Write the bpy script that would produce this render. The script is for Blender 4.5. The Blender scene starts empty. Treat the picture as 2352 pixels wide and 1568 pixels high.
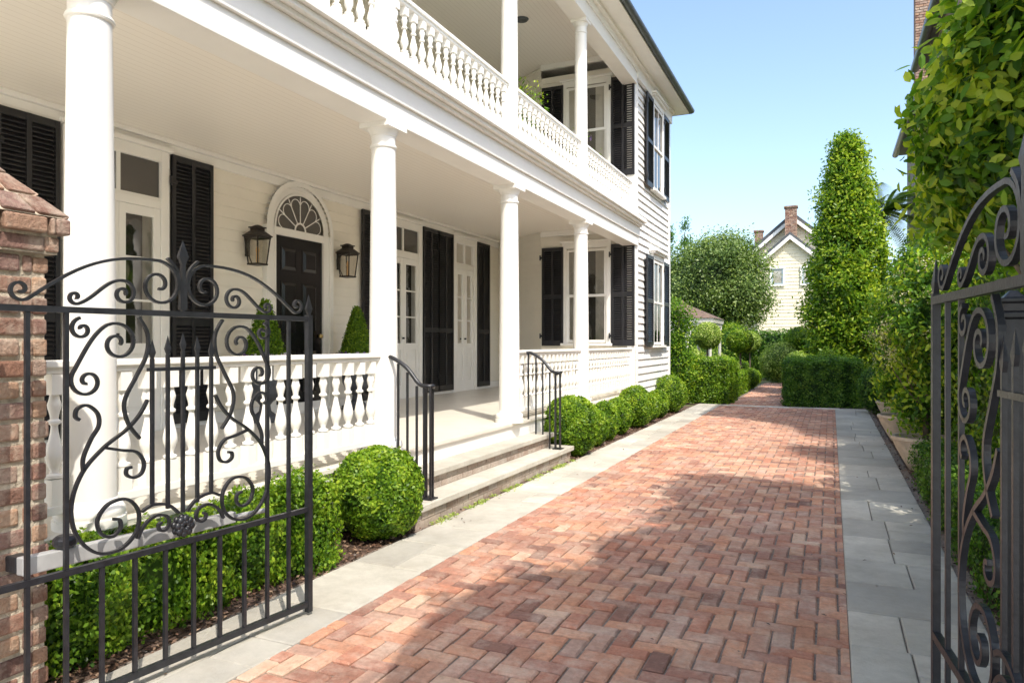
import bpy,bmesh,math,random
import numpy as np
from mathutils import Vector,Matrix
R=random.Random(7); rng=np.random.default_rng(7)
sc=bpy.context.scene
col=sc.collection
sc.view_settings.view_transform='Standard'; sc.view_settings.look='None'; sc.view_settings.exposure=0
pi=math.pi
# ------------------------------------------------------------ materials
def newmat(name):
    m=bpy.data.materials.new(name); m.use_nodes=True
    nt=m.node_tree; b=nt.nodes['Principled BSDF']
    return m,nt,b
def N(nt,t,**k):
    n=nt.nodes.new(t)
    for a,v in k.items(): setattr(n,a,v)
    return n
def ramp(nt,stops):
    r=N(nt,'ShaderNodeValToRGB'); e=r.color_ramp.elements
    while len(e)<len(stops): e.new(0.5)
    for i,(p,c) in enumerate(stops):
        e[i].position=p; e[i].color=(c[0],c[1],c[2],1)
    return r
def noise(nt,scale,detail=4,vec=None,rough=.55):
    n=N(nt,'ShaderNodeTexNoise'); n.inputs['Scale'].default_value=scale; n.inputs['Detail'].default_value=detail
    n.inputs['Roughness'].default_value=rough
    if vec is not None: nt.links.new(vec,n.inputs['Vector'])
    return n
def objco(nt):
    return N(nt,'ShaderNodeTexCoord').outputs['Object']
def simple(name,c,rough=.5,var=.12,scale=6,bump=.1,bscale=40,metal=0,spec=.5,bdist=.004):
    m,nt,b=newmat(name); co=objco(nt)
    n=noise(nt,scale,5,co)
    lo=[x*(1-var) for x in c]; hi=[min(1,x*(1+var)) for x in c]
    r=ramp(nt,[(.3,lo),(.7,hi)]); nt.links.new(n.outputs['Fac'],r.inputs[0]); nt.links.new(r.outputs[0],b.inputs['Base Color'])
    b.inputs['Roughness'].default_value=rough; b.inputs['Metallic'].default_value=metal
    b.inputs['Specular IOR Level'].default_value=spec
    if bump>0:
        n2=noise(nt,bscale,4,co); bp=N(nt,'ShaderNodeBump'); bp.inputs['Strength'].default_value=bump; bp.inputs['Distance'].default_value=bdist
        nt.links.new(n2.outputs['Fac'],bp.inputs['Height']); nt.links.new(bp.outputs[0],b.inputs['Normal'])
    return m
WHITE=simple('white_paint',(.89,.87,.815),.42,.025,3,.25,25,bdist=.003)
CREAM=simple('siding_paint',(.91,.86,.75),.5,.03,3,.25,30,bdist=.003)
WSID=simple('white_siding',(.83,.815,.78),.5,.03,3,.2,30)
BLACK=simple('shutter_paint',(.016,.016,.019),.38,.25,5,.15,40)
DOORB=simple('door_paint',(.007,.007,.008),.2,.2,5,.05,20,spec=.35)
IRON=simple('wrought_iron',(.020,.021,.025),.36,.35,25,.6,70,metal=.1,bdist=.002,spec=.5)
BRONZE=simple('lantern_bronze',(.022,.017,.013),.5,.3,20,.2,60,metal=.1)
STEEL=simple('painted_steel',(.40,.40,.395),.5,.15,10,.1,60,metal=.1)
LEAD=simple('urn_lead',(.07,.075,.085),.55,.35,12,.5,30)
TERRA=simple('stone_pot',(.60,.50,.38),.8,.2,8,.5,40)
ROOFM=simple('roof_slate',(.075,.08,.085),.6,.3,6,.4,30)
GUTTER=simple('gutter_metal',(.10,.115,.12),.4,.2,8,.1,30,metal=.4)
FLOORP=simple('porch_floor_paint',(.72,.68,.59),.35,.06,4,.15,40)
BARK=simple('bark',(.15,.115,.08),.9,.4,12,.9,25,bdist=.02)
YELLOW=simple('cream_clapboard',(.78,.70,.52),.6,.04,3,.1,30)
TRIMB=simple('grey_window_trim',(.30,.38,.42),.5,.1,5,.1,30)
CURT=simple('curtain_cloth',(.68,.64,.57),.8,.08,9,.3,12)
AMBER_GLOW=simple('amber_glow_paint',(.80,.50,.20),.5,.1,9,0)  # amber colour stands in for the lanterns' warm glow, nothing emits
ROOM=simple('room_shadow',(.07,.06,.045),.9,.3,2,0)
BROWNR=simple('brown_shingle',(.17,.115,.085),.8,.3,9,.6,30)
MORTAR=simple('mortar',(.50,.43,.33),.95,.3,30,.9,70,bdist=.01)
JOINT=simple('joint_sand',(.23,.185,.15),.95,.35,40,.6,120)
def ceilmat():
    m,nt,b=newmat('beadboard_paint'); co=objco(nt)
    b.inputs['Roughness'].default_value=.45
    s=N(nt,'ShaderNodeSeparateXYZ'); nt.links.new(co,s.inputs[0])
    p=N(nt,'ShaderNodeMath',operation='PINGPONG'); p.inputs[1].default_value=.04; nt.links.new(s.outputs[0],p.inputs[0])
    g=N(nt,'ShaderNodeMath',operation='LESS_THAN'); g.inputs[1].default_value=.003; nt.links.new(p.outputs[0],g.inputs[0])
    r=ramp(nt,[(0,(.93,.88,.785)),(1,(.79,.735,.64))]); nt.links.new(g.outputs[0],r.inputs[0]); nt.links.new(r.outputs[0],b.inputs['Base Color'])
    bp=N(nt,'ShaderNodeBump'); bp.invert=True; bp.inputs['Strength'].default_value=.3; bp.inputs['Distance'].default_value=.003
    nt.links.new(g.outputs[0],bp.inputs['Height']); nt.links.new(bp.outputs[0],b.inputs['Normal'])
    return m
BEAD=ceilmat()
def brickmat(name,stops,stain=(.55,.48,.42),stainamt=.35,bd=.006,grain=.8,gscale=28):
    m,nt,b=newmat(name); co=objco(nt)
    a=N(nt,'ShaderNodeAttribute',attribute_name='shade'); r=ramp(nt,stops); nt.links.new(a.outputs['Fac'],r.inputs[0])
    n=noise(nt,gscale,6,co,.7); r2=ramp(nt,[(.25,(.55,.55,.55)),(.75,(1.25,1.25,1.25))]); nt.links.new(n.outputs['Fac'],r2.inputs[0])
    mx=N(nt,'ShaderNodeMix',data_type='RGBA',blend_type='MULTIPLY'); mx.inputs[0].default_value=grain
    nt.links.new(r.outputs[0],mx.inputs[6]); nt.links.new(r2.outputs[0],mx.inputs[7])
    n3=noise(nt,5,7,co,.75); r3=ramp(nt,[(.46,(0,0,0)),(.70,(stainamt,)*3)]); nt.links.new(n3.outputs['Fac'],r3.inputs[0])
    m2=N(nt,'ShaderNodeMix',data_type='RGBA'); nt.links.new(r3.outputs[0],m2.inputs[0]); nt.links.new(mx.outputs[2],m2.inputs[6]); m2.inputs[7].default_value=(*stain,1)
    n5=noise(nt,1.1,5,co,.6); r5=ramp(nt,[(.3,(.74,.72,.70)),(.65,(1.08,1.08,1.08))]); nt.links.new(n5.outputs['Fac'],r5.inputs[0])
    m3=N(nt,'ShaderNodeMix',data_type='RGBA',blend_type='MULTIPLY'); m3.inputs[0].default_value=1
    nt.links.new(m2.outputs[2],m3.inputs[6]); nt.links.new(r5.outputs[0],m3.inputs[7])
    n6=noise(nt,14,5,co,.7); r6=ramp(nt,[(.58,(0,0,0)),(.70,(.6,.6,.6))]); nt.links.new(n6.outputs['Fac'],r6.inputs[0])
    m4=N(nt,'ShaderNodeMix',data_type='RGBA',blend_type='MULTIPLY'); nt.links.new(r6.outputs[0],m4.inputs[0]); nt.links.new(m3.outputs[2],m4.inputs[6]); m4.inputs[7].default_value=(.46,.44,.44,1)
    nt.links.new(m4.outputs[2] if grain>.5 else m3.outputs[2],b.inputs['Base Color']); b.inputs['Roughness'].default_value=.85
    n4=noise(nt,60,6,co,.7); bp=N(nt,'ShaderNodeBump'); bp.inputs['Strength'].default_value=.8; bp.inputs['Distance'].default_value=bd
    nt.links.new(n4.outputs['Fac'],bp.inputs['Height']); nt.links.new(bp.outputs[0],b.inputs['Normal'])
    return m
PAVER=brickmat('paver_brick',[(0,(.27,.145,.11)),(.12,(.54,.235,.145)),(.35,(.43,.225,.165)),(.55,(.64,.32,.19)),(.75,(.50,.32,.245)),(.9,(.60,.29,.175)),(1,(.70,.48,.34))],stain=(.74,.62,.50),stainamt=.5,bd=.010)
PBRICK=brickmat('old_brick',[(0,(.15,.08,.065)),(.25,(.38,.20,.13)),(.5,(.28,.165,.135)),(.75,(.52,.32,.20)),(1,(.38,.27,.22))],stain=(.66,.57,.45),stainamt=.7,bd=.02)
RISER=brickmat('step_brick',[(0,(.32,.23,.18)),(.5,(.46,.37,.30)),(1,(.42,.36,.31))],stain=(.56,.52,.45),stainamt=.65)
STONE=brickmat('bluestone',[(0,(.42,.40,.35)),(.5,(.52,.495,.425)),(1,(.61,.575,.49))],stain=(.41,.375,.305),stainamt=.6,grain=.28,gscale=12)
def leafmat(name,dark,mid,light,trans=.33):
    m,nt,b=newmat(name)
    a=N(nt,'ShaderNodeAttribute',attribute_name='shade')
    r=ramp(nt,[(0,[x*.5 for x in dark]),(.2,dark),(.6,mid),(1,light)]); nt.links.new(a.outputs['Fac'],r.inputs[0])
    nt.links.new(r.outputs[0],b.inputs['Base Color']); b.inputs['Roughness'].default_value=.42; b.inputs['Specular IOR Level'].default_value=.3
    t=N(nt,'ShaderNodeBsdfTranslucent')
    mu=N(nt,'ShaderNodeMix',data_type='RGBA',blend_type='MULTIPLY'); mu.inputs[0].default_value=1; mu.inputs[7].default_value=(1.6,1.7,.6,1)
    nt.links.new(r.outputs[0],mu.inputs[6]); nt.links.new(mu.outputs[2],t.inputs[0])
    mx=N(nt,'ShaderNodeMixShader'); mx.inputs[0].default_value=trans
    nt.links.new(b.outputs[0],mx.inputs[1]); nt.links.new(t.outputs[0],mx.inputs[2])
    nt.links.new(mx.outputs[0],nt.nodes['Material Output'].inputs[0])
    return m
BOXW=leafmat('boxwood_leaf',(.045,.115,.008),(.155,.28,.016),(.36,.47,.04))
LIG=leafmat('privet_leaf',(.04,.11,.014),(.135,.28,.022),(.46,.55,.055),.38)
MAG=leafmat('evergreen_leaf',(.045,.12,.01),(.14,.27,.016),(.38,.47,.035),.34)
OLV=leafmat('oak_leaf',(.055,.10,.03),(.15,.23,.06),(.30,.38,.11),.3)
DHG=leafmat('dark_hedge_leaf',(.03,.09,.012),(.09,.20,.024),(.20,.33,.04))
YEL=leafmat('variegated_leaf',(.12,.2,.03),(.30,.42,.07),(.56,.61,.22))
FLW=leafmat('cream_blossom',(.5,.46,.3),(.70,.66,.46),(.78,.75,.58))
FLP=leafmat('violet_blossom',(.2,.12,.35),(.5,.45,.6),(.75,.72,.78))
PALM=leafmat('palm_leaf',(.12,.19,.05),(.25,.36,.10),(.42,.50,.16),.4)
MULCH_CH=leafmat('bark_chip',(.06,.035,.022),(.16,.09,.06),(.32,.22,.15),.02)
def glassmat(name='window_glass',add=.10,tc=(.8,.8,.78),const=None):
    m,nt,b=newmat(name); nt.nodes.remove(b)
    g=N(nt,'ShaderNodeBsdfGlossy'); g.inputs['Roughness'].default_value=.03; g.inputs[0].default_value=(.9,.9,.9,1)
    t=N(nt,'ShaderNodeBsdfTransparent'); t.inputs[0].default_value=(*tc,1)
    mx=N(nt,'ShaderNodeMixShader')
    if const is None:
        f=N(nt,'ShaderNodeFresnel'); f.inputs[0].default_value=1.5
        a=N(nt,'ShaderNodeMath',operation='ADD'); a.inputs[1].default_value=add; nt.links.new(f.outputs[0],a.inputs[0]); nt.links.new(a.outputs[0],mx.inputs[0])
    else: mx.inputs[0].default_value=const
    nt.links.new(t.outputs[0],mx.inputs[1]); nt.links.new(g.outputs[0],mx.inputs[2])
    co=objco(nt); n=noise(nt,3,2,co); bp=N(nt,'ShaderNodeBump'); bp.inputs['Strength'].default_value=.15; bp.inputs['Distance'].default_value=.02
    nt.links.new(n.outputs['Fac'],bp.inputs['Height']); nt.links.new(bp.outputs[0],g.inputs['Normal'])
    nt.links.new(mx.outputs[0],nt.nodes['Material Output'].inputs[0])
    return m
GLASS=glassmat()
LGLASS=glassmat('lantern_clear_glass',.0,(.82,.80,.76),.07)
GROUND=simple('garden_soil',(.15,.16,.07),.95,.4,1.5,.8,8,bdist=.03)
MULCH=simple('mulch_soil',(.11,.068,.048),.95,.5,30,1,45,bdist=.03)
BOUNCE_PAVING=simple('bounce_paving',(.70,.65,.57),.9,.12,3,.4,20)
# ------------------------------------------------------------ mesh builder
class MB:
    def __init__(s): s.v=[]; s.f=[]; s.s=[]; s.cur=.5
    def add(s,vs,fs):
        o=len(s.v); s.v+=[tuple(p) for p in vs]
        for f in fs: s.f.append(tuple(o+i for i in f)); s.s.append(s.cur)
        return s
    def box(s,x0,x1,y0,y1,z0,z1):
        if x0>x1:x0,x1=x1,x0
        if y0>y1:y0,y1=y1,y0
        if z0>z1:z0,z1=z1,z0
        vs=[(x0,y0,z0),(x1,y0,z0),(x1,y1,z0),(x0,y1,z0),(x0,y0,z1),(x1,y0,z1),(x1,y1,z1),(x0,y1,z1)]
        return s.add(vs,[(0,3,2,1),(4,5,6,7),(0,1,5,4),(1,2,6,5),(2,3,7,6),(3,0,4,7)])
    def frustum(s,cx,cy,z0,h0,z1,h1):
        vs=[]
        for z,h in((z0,h0),(z1,h1)):
            vs+=[(cx-h,cy-h,z),(cx+h,cy-h,z),(cx+h,cy+h,z),(cx-h,cy+h,z)]
        return s.add(vs,[(0,3,2,1),(4,5,6,7),(0,1,5,4),(1,2,6,5),(2,3,7,6),(3,0,4,7)])
    def lathe(s,prof,cx=0,cy=0,seg=20):
        vs=[];fs=[]
        for r,z in prof:
            for i in range(seg):
                a=2*pi*i/seg; vs.append((cx+r*math.cos(a),cy+r*math.sin(a),z))
        n=len(prof)
        for j in range(n-1):
            for i in range(seg):
                k=(i+1)%seg; fs.append((j*seg+i,j*seg+k,(j+1)*seg+k,(j+1)*seg+i))
        fs.append(tuple(reversed(range(seg)))); fs.append(tuple(range((n-1)*seg,n*seg)))
        return s.add(vs,fs)
    def tube(s,path,r,seg=8):
        path=[Vector(p) for p in path]; n=len(path)
        rs=r if isinstance(r,(list,tuple)) else [r]*n
        vs=[];fs=[]; prev=None
        for i,p in enumerate(path):
            t=(path[min(i+1,n-1)]-path[max(i-1,0)]).normalized()
            if prev is None:
                u=t.orthogonal().normalized()
            else:
                u=(prev-t*prev.dot(t)).normalized()
            prev=u; w=t.cross(u)
            for k in range(seg):
                a=2*pi*k/seg; vs.append(p+(u*math.cos(a)+w*math.sin(a))*rs[i])
        for j in range(n-1):
            for i in range(seg):
                k=(i+1)%seg; fs.append((j*seg+i,j*seg+k,(j+1)*seg+k,(j+1)*seg+i))
        fs.append(tuple(reversed(range(seg)))); fs.append(tuple(range((n-1)*seg,n*seg)))
        return s.add(vs,fs)
    def ribbon(s,pts,w,d):
        n=len(pts); vs=[];fs=[]
        for i,(x,z) in enumerate(pts):
            a=pts[max(i-1,0)]; b=pts[min(i+1,n-1)]
            tx,tz=b[0]-a[0],b[1]-a[1]; l=math.hypot(tx,tz) or 1; nx,nz=-tz/l*w/2,tx/l*w/2
            vs+=[(x+nx,-d/2,z+nz),(x+nx,d/2,z+nz),(x-nx,d/2,z-nz),(x-nx,-d/2,z-nz)]
        for j in range(n-1):
            for k in range(4):
                q=(k+1)%4; fs.append((j*4+k,j*4+q,(j+1)*4+q,(j+1)*4+k))
        fs.append((3,2,1,0)); m=(n-1)*4; fs.append((m,m+1,m+2,m+3))
        return s.add(vs,fs)
    def siding(s,x0,x1,z0,z1,p=.125,back=0.0,out=.024):
        z=z0
        while z<z1-.01:
            t=min(z+p,z1)
            s.add([(x0,back-out,z),(x1,back-out,z),(x1,back-.006,t),(x0,back-.006,t)],[(0,1,2,3)])
            s.add([(x0,back-.006,z),(x1,back-.006,z),(x1,back-out,z),(x0,back-out,z)],[(0,1,2,3)])
            z=t
        return s
    def prism(s,poly,y0,y1):
        n=len(poly); vs=[(x,y0,z) for x,z in poly]+[(x,y1,z) for x,z in poly]
        fs=[tuple(range(n)),tuple(reversed(range(n,2*n)))]
        for i in range(n): k=(i+1)%n; fs.append((i,n+i,n+k,k))
        return s.add(vs,fs)
    def mesh(s,name,mat,smooth=None):
        me=bpy.data.meshes.new(name); me.from_pydata(s.v,[],s.f); me.materials.append(mat)
        a=me.attributes.new('shade','FLOAT','FACE'); a.data.foreach_set('value',s.s)
        bm=bmesh.new(); bm.from_mesh(me); bmesh.ops.recalc_face_normals(bm,faces=bm.faces); bm.to_mesh(me); bm.free()
        if smooth:
            me.polygons.foreach_set('use_smooth',[True]*len(me.polygons)); me.set_sharp_from_angle(angle=math.radians(smooth))
        me.update(); return me
    def obj(s,name,mat,parent=None,loc=(0,0,0),rot=0,smooth=None,bevel=0):
        return place(s.mesh(name,mat,smooth),name,parent,loc,rot,bevel)
TOP={}
def place(me,name,parent=None,loc=(0,0,0),rot=0,bevel=0):
    o=bpy.data.objects.new(name,me); col.objects.link(o); o.location=loc; o.rotation_euler=(0,0,rot)
    if parent is not None:
        o.parent=parent
        if parent.name in TOP: o.matrix_parent_inverse=Matrix.Translation(-Vector(TOP[parent.name]))
    if bevel:
        m=o.modifiers.new('bevel','BEVEL'); m.width=bevel; m.segments=2; m.limit_method='ANGLE'; m.harden_normals=False
    return o
def thing(name,label,cat,loc=(0,0,0),group=None):
    e=bpy.data.objects.new(name,None); e.empty_display_size=.2; col.objects.link(e); e.location=loc; TOP[e.name]=loc
    e['label']=label; e['category']=cat
    if group: e['group']=group
    return e
def tag(o,label,cat,group=None):
    o['label']=label; o['category']=cat
    if group: o['group']=group
    return o
def structure(o): o['kind']='structure'; return o
# ------------------------------------------------------------ foliage
def nrm(a): return a/np.maximum(np.linalg.norm(a,axis=1,keepdims=True),1e-9)
def leaves(P,Nr,L,W,shade,hexa=False,tang=.35,nj=.5):
    n=len(P); d=rng.normal(size=(n,3)); d=d-Nr*np.sum(d*Nr,axis=1,keepdims=True); d=nrm(nrm(d)+Nr*tang+np.array([0,0,.15]))
    up=nrm(Nr+rng.normal(size=(n,3))*nj); side=nrm(np.cross(d,up)); up=np.cross(side,d)
    l=(L*(.65+.6*rng.random(n)))[:,None]; w=(W*(.75+.5*rng.random(n)))[:,None]
    if not hexa:
        V=np.stack([P,P+d*l*.5+side*w*.5+up*w*.18,P+d*l,P+d*l*.5-side*w*.5+up*w*.18],1).reshape(-1,3)
        F=np.arange(4*n).reshape(n,4); return V,F,shade
    V=np.stack([P,P+d*l*.3+side*w*.45+up*w*.15,P+d*l*.68+side*w*.42+up*w*.12,P+d*l-up*w*.1,P+d*l*.68-side*w*.42+up*w*.12,P+d*l*.3-side*w*.45+up*w*.15],1).reshape(-1,3)
    b=np.arange(n)[:,None]*6
    F=np.concatenate([b+np.array([[0,1,2,3]]),b+np.array([[0,3,4,5]])],0)
    return V,F,np.concatenate([shade,shade])
def core(c,r,n=2.0,nu=20,nv=12):
    V=[]
    for j in range(nv+1):
        t=pi*j/nv
        for i in range(nu):
            a=2*pi*i/nu; d=np.array([math.sin(t)*math.cos(a),math.sin(t)*math.sin(a),math.cos(t)])
            k=(np.abs(d)**n).sum()**(1/n)
            V.append(np.array(c)+np.array(r)*d/k)
    F=[]
    for j in range(nv):
        for i in range(nu):
            k=(i+1)%nu; F.append((j*nu+i,(j+1)*nu+i,(j+1)*nu+k,j*nu+k))
    return np.array(V),np.array(F),np.full(len(F),.08)
def fastmesh(name,pieces,mat):
    Vs=[];Fs=[];Ss=[];o=0
    for V,F,S in pieces: Vs.append(V);Fs.append(F+o);Ss.append(S);o+=len(V)
    V=np.concatenate(Vs).astype(np.float32);F=np.concatenate(Fs).astype(np.int32);S=np.concatenate(Ss).astype(np.float32)
    me=bpy.data.meshes.new(name); me.vertices.add(len(V)); me.vertices.foreach_set('co',V.ravel())
    me.loops.add(F.size); me.loops.foreach_set('vertex_index',F.ravel())
    me.polygons.add(len(F)); me.polygons.foreach_set('loop_start',np.arange(0,F.size,4,dtype=np.int32))
    me.update(calc_edges=True)
    a=me.attributes.new('shade','FLOAT','FACE'); a.data.foreach_set('value',S); me.materials.append(mat)
    return me
def lump(P,f,amp):
    return amp*(np.sin(P[:,0]*f+1.3)*np.sin(P[:,1]*f*1.13+.4)+np.sin(P[:,2]*f*1.21+2)*np.sin(P[:,0]*f*.7+P[:,1]*f*.9))
def ball_pieces(c,r,n,L,W,lumpf=9,amp=.05,depth=.16,hexa=False):
    c=np.array(c,float);r=np.array(r,float)
    d=nrm(rng.normal(size=(n,3))); P0=c+r*d
    k=1+lump(P0,lumpf,amp)+lump(P0+3,lumpf*2.6,amp*.5)-depth*rng.random(n)**2+rng.normal(size=n)*.022
    P=c+r*d*k[:,None]
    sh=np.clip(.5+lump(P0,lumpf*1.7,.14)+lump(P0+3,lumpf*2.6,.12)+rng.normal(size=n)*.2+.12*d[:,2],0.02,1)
    return [leaves(P,nrm(d/r),L,W,sh,hexa),core(c,r*.84)]
def box_pieces(b,n,L,W,rr=.08,amp=.025,lumpf=7,nz=.016):
    x0,x1,y0,y1,z0,z1=b; lo=np.array([x0,y0,z0]);hi=np.array([x1,y1,z1]);s=hi-lo
    areas=np.array([s[1]*s[2],s[1]*s[2],s[0]*s[2],s[0]*s[2],s[0]*s[1]]); fc=rng.choice(5,size=n,p=areas/areas.sum())
    P=lo+rng.random((n,3))*s
    P[fc==0,0]=lo[0];P[fc==1,0]=hi[0];P[fc==2,1]=lo[1];P[fc==3,1]=hi[1];P[fc==4,2]=hi[2]
    loi=lo+rr; hii=hi-rr; loi[2]=lo[2]-1
    q=np.clip(P,loi,hii); nn=nrm(P-q)
    off=rr+lump(P,lumpf,amp)+lump(P+5,lumpf*2.7,amp*.5)+rng.normal(size=n)*nz-.06*rng.random(n)**2
    P2=q+nn*off[:,None]
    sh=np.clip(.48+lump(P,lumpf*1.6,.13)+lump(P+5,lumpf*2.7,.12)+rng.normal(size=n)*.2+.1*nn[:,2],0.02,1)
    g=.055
    return [leaves(P2,nn,L,W,sh),core(((x0+x1)/2,(y0+y1)/2,(z0+z1)/2-.03),(s/2-g),6,40,24)]
def cluster_pieces(C,CN,sig,per,L,W,hexa=False,bias=0,newg=.0):
    m=len(C); idx=np.repeat(np.arange(m),per); n=len(idx)
    off=rng.normal(size=(n,3))*sig; P=C[idx]+off
    Nr=nrm(CN[idx]+off/sig*.45+np.array([0,0,.35]))
    cs=rng.normal(size=m)*.16
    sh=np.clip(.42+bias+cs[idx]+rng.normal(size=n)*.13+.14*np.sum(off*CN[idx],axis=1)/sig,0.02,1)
    if newg>0:
        k=rng.random(n)<newg; sh[k]=np.clip(sh[k]+.4,0,1)
    return leaves(P,Nr,L,W,sh,hexa,.5,.6)
def ell_clusters(c,r,m,fill=.35,seed_amp=.15):
    c=np.array(c,float);r=np.array(r,float); d=nrm(rng.normal(size=(m,3)))
    k=1-fill*rng.random(m)**1.5+lump(c+r*d,3.1/np.mean(r)*1.2,seed_amp)
    return c+r*d*k[:,None],nrm(d/r)
def trunk(name,parent,path,rs,limbs=(),mat=BARK):
    b=MB(); b.tube(path,rs,10)
    for p,r in limbs: b.tube(p,r,7)
    return b.obj(name,mat,parent,smooth=60)
def limbs_from(c,n,length,z0,r0):
    out=[]
    for i in range(n):
        a=2*pi*i/n+R.random(); l=length*(.7+.5*R.random())
        p=[(c[0],c[1],z0),(c[0]+.4*l*math.cos(a),c[1]+.4*l*math.sin(a),z0+.45*l),(c[0]+.8*l*math.cos(a),c[1]+.8*l*math.sin(a),z0+1.1*l)]
        out.append((p,[r0,r0*.6,r0*.2]))
    return out
# ------------------------------------------------------------ GROUND
b=MB(); b.add([(-300,-300,-.04),(300,-300,-.04),(300,300,-.04),(-300,300,-.04)],[(0,1,2,3)]); structure(b.obj('ground',GROUND))
b=MB(); b.add([(-40,-14,-.03),(40,-14,-.03),(40,-.5,-.03),(-40,-.5,-.03)],[(0,1,2,3)]); structure(b.obj('bounce_street',BOUNCE_PAVING))  # unseen pale paving behind the camera, added to bounce light into the porch
def herring(name,x0,x1,y0,y1,zt=0):
    w=.101; g=.0045; c=.008; mb=MB()
    ox=x0-.3*w; oy=y0-.2
    for i in range(-3,int((x1-ox)/w)+3):
        for j in range(-3,int((y1-oy)/w)+3):
            v=(i-j)%4
            if v==0: a=(ox+i*w,ox+(i+2)*w,oy+j*w,oy+(j+1)*w)
            elif v==3: a=(ox+i*w,ox+(i+1)*w,oy+j*w,oy+(j+2)*w)
            else: continue
            X0,X1,Y0,Y1=a
            X0+=g+R.uniform(-.001,.003);X1-=g+R.uniform(-.001,.003);Y0+=g+R.uniform(-.001,.003);Y1-=g+R.uniform(-.001,.003)
            mb.cur=R.random(); z=zt+R.uniform(-.004,.004); tl=[R.uniform(-.0025,.0025) for _ in range(4)]
            sk=[R.uniform(-.0015,.0015) for _ in range(4)]
            vs=[(X0,Y0,zt-.02),(X1,Y0,zt-.02),(X1,Y1,zt-.02),(X0,Y1,zt-.02),
                (X0+sk[0],Y0,z-c),(X1,Y0+sk[1],z-c),(X1+sk[2],Y1,z-c),(X0,Y1+sk[3],z-c),
                (X0+c+sk[1],Y0+c,z+tl[0]),(X1-c,Y0+c+sk[2],z+tl[1]),(X1-c,Y1-c+sk[0],z+tl[2]),(X0+c+sk[3],Y1-c,z+tl[3])]
            fs=[(8,9,10,11)]
            for k in range(4):
                q=(k+1)%4; fs+=[(k,q,4+q,4+k),(4+k,4+q,8+q,8+k)]
            mb.add(vs,fs)
    me=mb.mesh(name,PAVER)
    bm=bmesh.new(); bm.from_mesh(me)
    for co,no in (((x0,0,0),(-1,0,0)),((x1,0,0),(1,0,0)),((0,y0,0),(0,-1,0)),((0,y1,0),(0,1,0))):
        bmesh.ops.bisect_plane(bm,geom=bm.verts[:]+bm.edges[:]+bm.faces[:],plane_co=co,plane_no=no,clear_outer=True)
    bm.to_mesh(me); bm.free()
    return structure(place(me,name))
BL,BR=-2.36,.078
YE=17.1; EB=.32
herring('driveway',BL,BR,0,YE)
herring('garden_path',-2.2,-1.0,YE+EB,27.5)
b=MB(); b.add([(-2.95,-.5,-.014),(.8,-.5,-.014),(.8,YE+EB,-.014),(-2.95,YE+EB,-.014)],[(0,1,2,3)])
b.add([(-2.3,YE+EB,-.014),(-.9,YE+EB,-.014),(-.9,27.6,-.014),(-2.3,27.6,-.014)],[(0,1,2,3)])
structure(b.obj('paving_bed',JOINT))
def slab(mb,x0,x1,y0,y1):
    mb.cur=R.random(); g=.0035; c=.006; z=R.uniform(0,.004)+.002
    x0+=g;x1-=g;y0+=g;y1-=g
    vs=[(x0,y0,-.02),(x1,y0,-.02),(x1,y1,-.02),(x0,y1,-.02),(x0,y0,z-c),(x1,y0,z-c),(x1,y1,z-c),(x0,y1,z-c),(x0+c,y0+c,z),(x1-c,y0+c,z),(x1-c,y1-c,z),(x0+c,y1-c,z)]
    fs=[(8,9,10,11)]
    for k in range(4):
        q=(k+1)%4; fs+=[(k,q,4+q,4+k),(4+k,4+q,8+q,8+k)]
    mb.add(vs,fs)
mb=MB()
for xa,xb in ((-2.9,BL),(BR,.72)):
    y=-.4
    while y<YE-.05:
        l=min(R.uniform(.4,.8),YE-y)
        if YE-(y+l)<.3: l=YE-y
        if R.random()<.65:
            k=xa+(xb-xa)*R.uniform(.35,.65); h=l*R.uniform(.4,.6)
            slab(mb,xa,k,y,y+l)
            if h>.24: slab(mb,k,xb,y,y+h); slab(mb,k,xb,y+h,y+l)
            else: slab(mb,k,xb,y,y+l)
        else: slab(mb,xa,xb,y,y+l)
        y+=l
x=-2.9
while x<.7:
    l=min(R.uniform(.5,.9),.72-x)
    if .72-(x+l)<.25:l=.72-x
    slab(mb,x,x+l,YE,YE+EB); x+=l
structure(mb.obj('stone_border',STONE))
b=MB()
for x0,x1,y0,y1 in ((-3.5,-2.9,-.4,16.9),(.72,3.0,-.4,16.9),(-4.5,-2.3,17.45,24),(-.98,3,17.45,27)):
    b.add([(x0,y0,-.018),(x1,y0,-.018),(x1,y1,-.018),(x0,y1,-.018)],[(0,1,2,3)])
structure(b.obj('planting_bed',MULCH))
n=12000; P=np.stack([np.where(rng.random(n)<.65,rng.uniform(-3.4,-2.90,n),rng.uniform(.715,1.2,n)),np.zeros(n),rng.uniform(-.015,.006,n)],1)
P[:,1]=1.5+14.5*rng.random(n)**1.8
ch=place(fastmesh('bark_mulch',[leaves(P,np.tile([0,0,1.],(n,1)),.034,.015,rng.random(n),False,.1,.5)],MULCH_CH),'bark_mulch'); ch['kind']='stuff'; tag(ch,'brown bark mulch chips scattered in the planting beds','mulch')
n=1500; P=np.stack([-2.905+.03*rng.normal(size=n),rng.uniform(4.9,8.4,n),rng.uniform(0,.012,n)],1); P=P[np.sin(P[:,1]*9)+np.sin(P[:,1]*23)>-.3]; n=len(P)
ch=place(fastmesh('moss',[leaves(P,np.tile([0,0,1.],(n,1)),.02,.012,.3+.7*rng.random(n))],YEL),'moss'); ch['kind']='stuff'; tag(ch,'yellow green moss and weeds along the foot of the steps','moss')
n=130; P=np.stack([rng.uniform(-2.9,.7,n),2+14*rng.random(n)**1.2,np.full(n,.008)],1)
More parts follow.
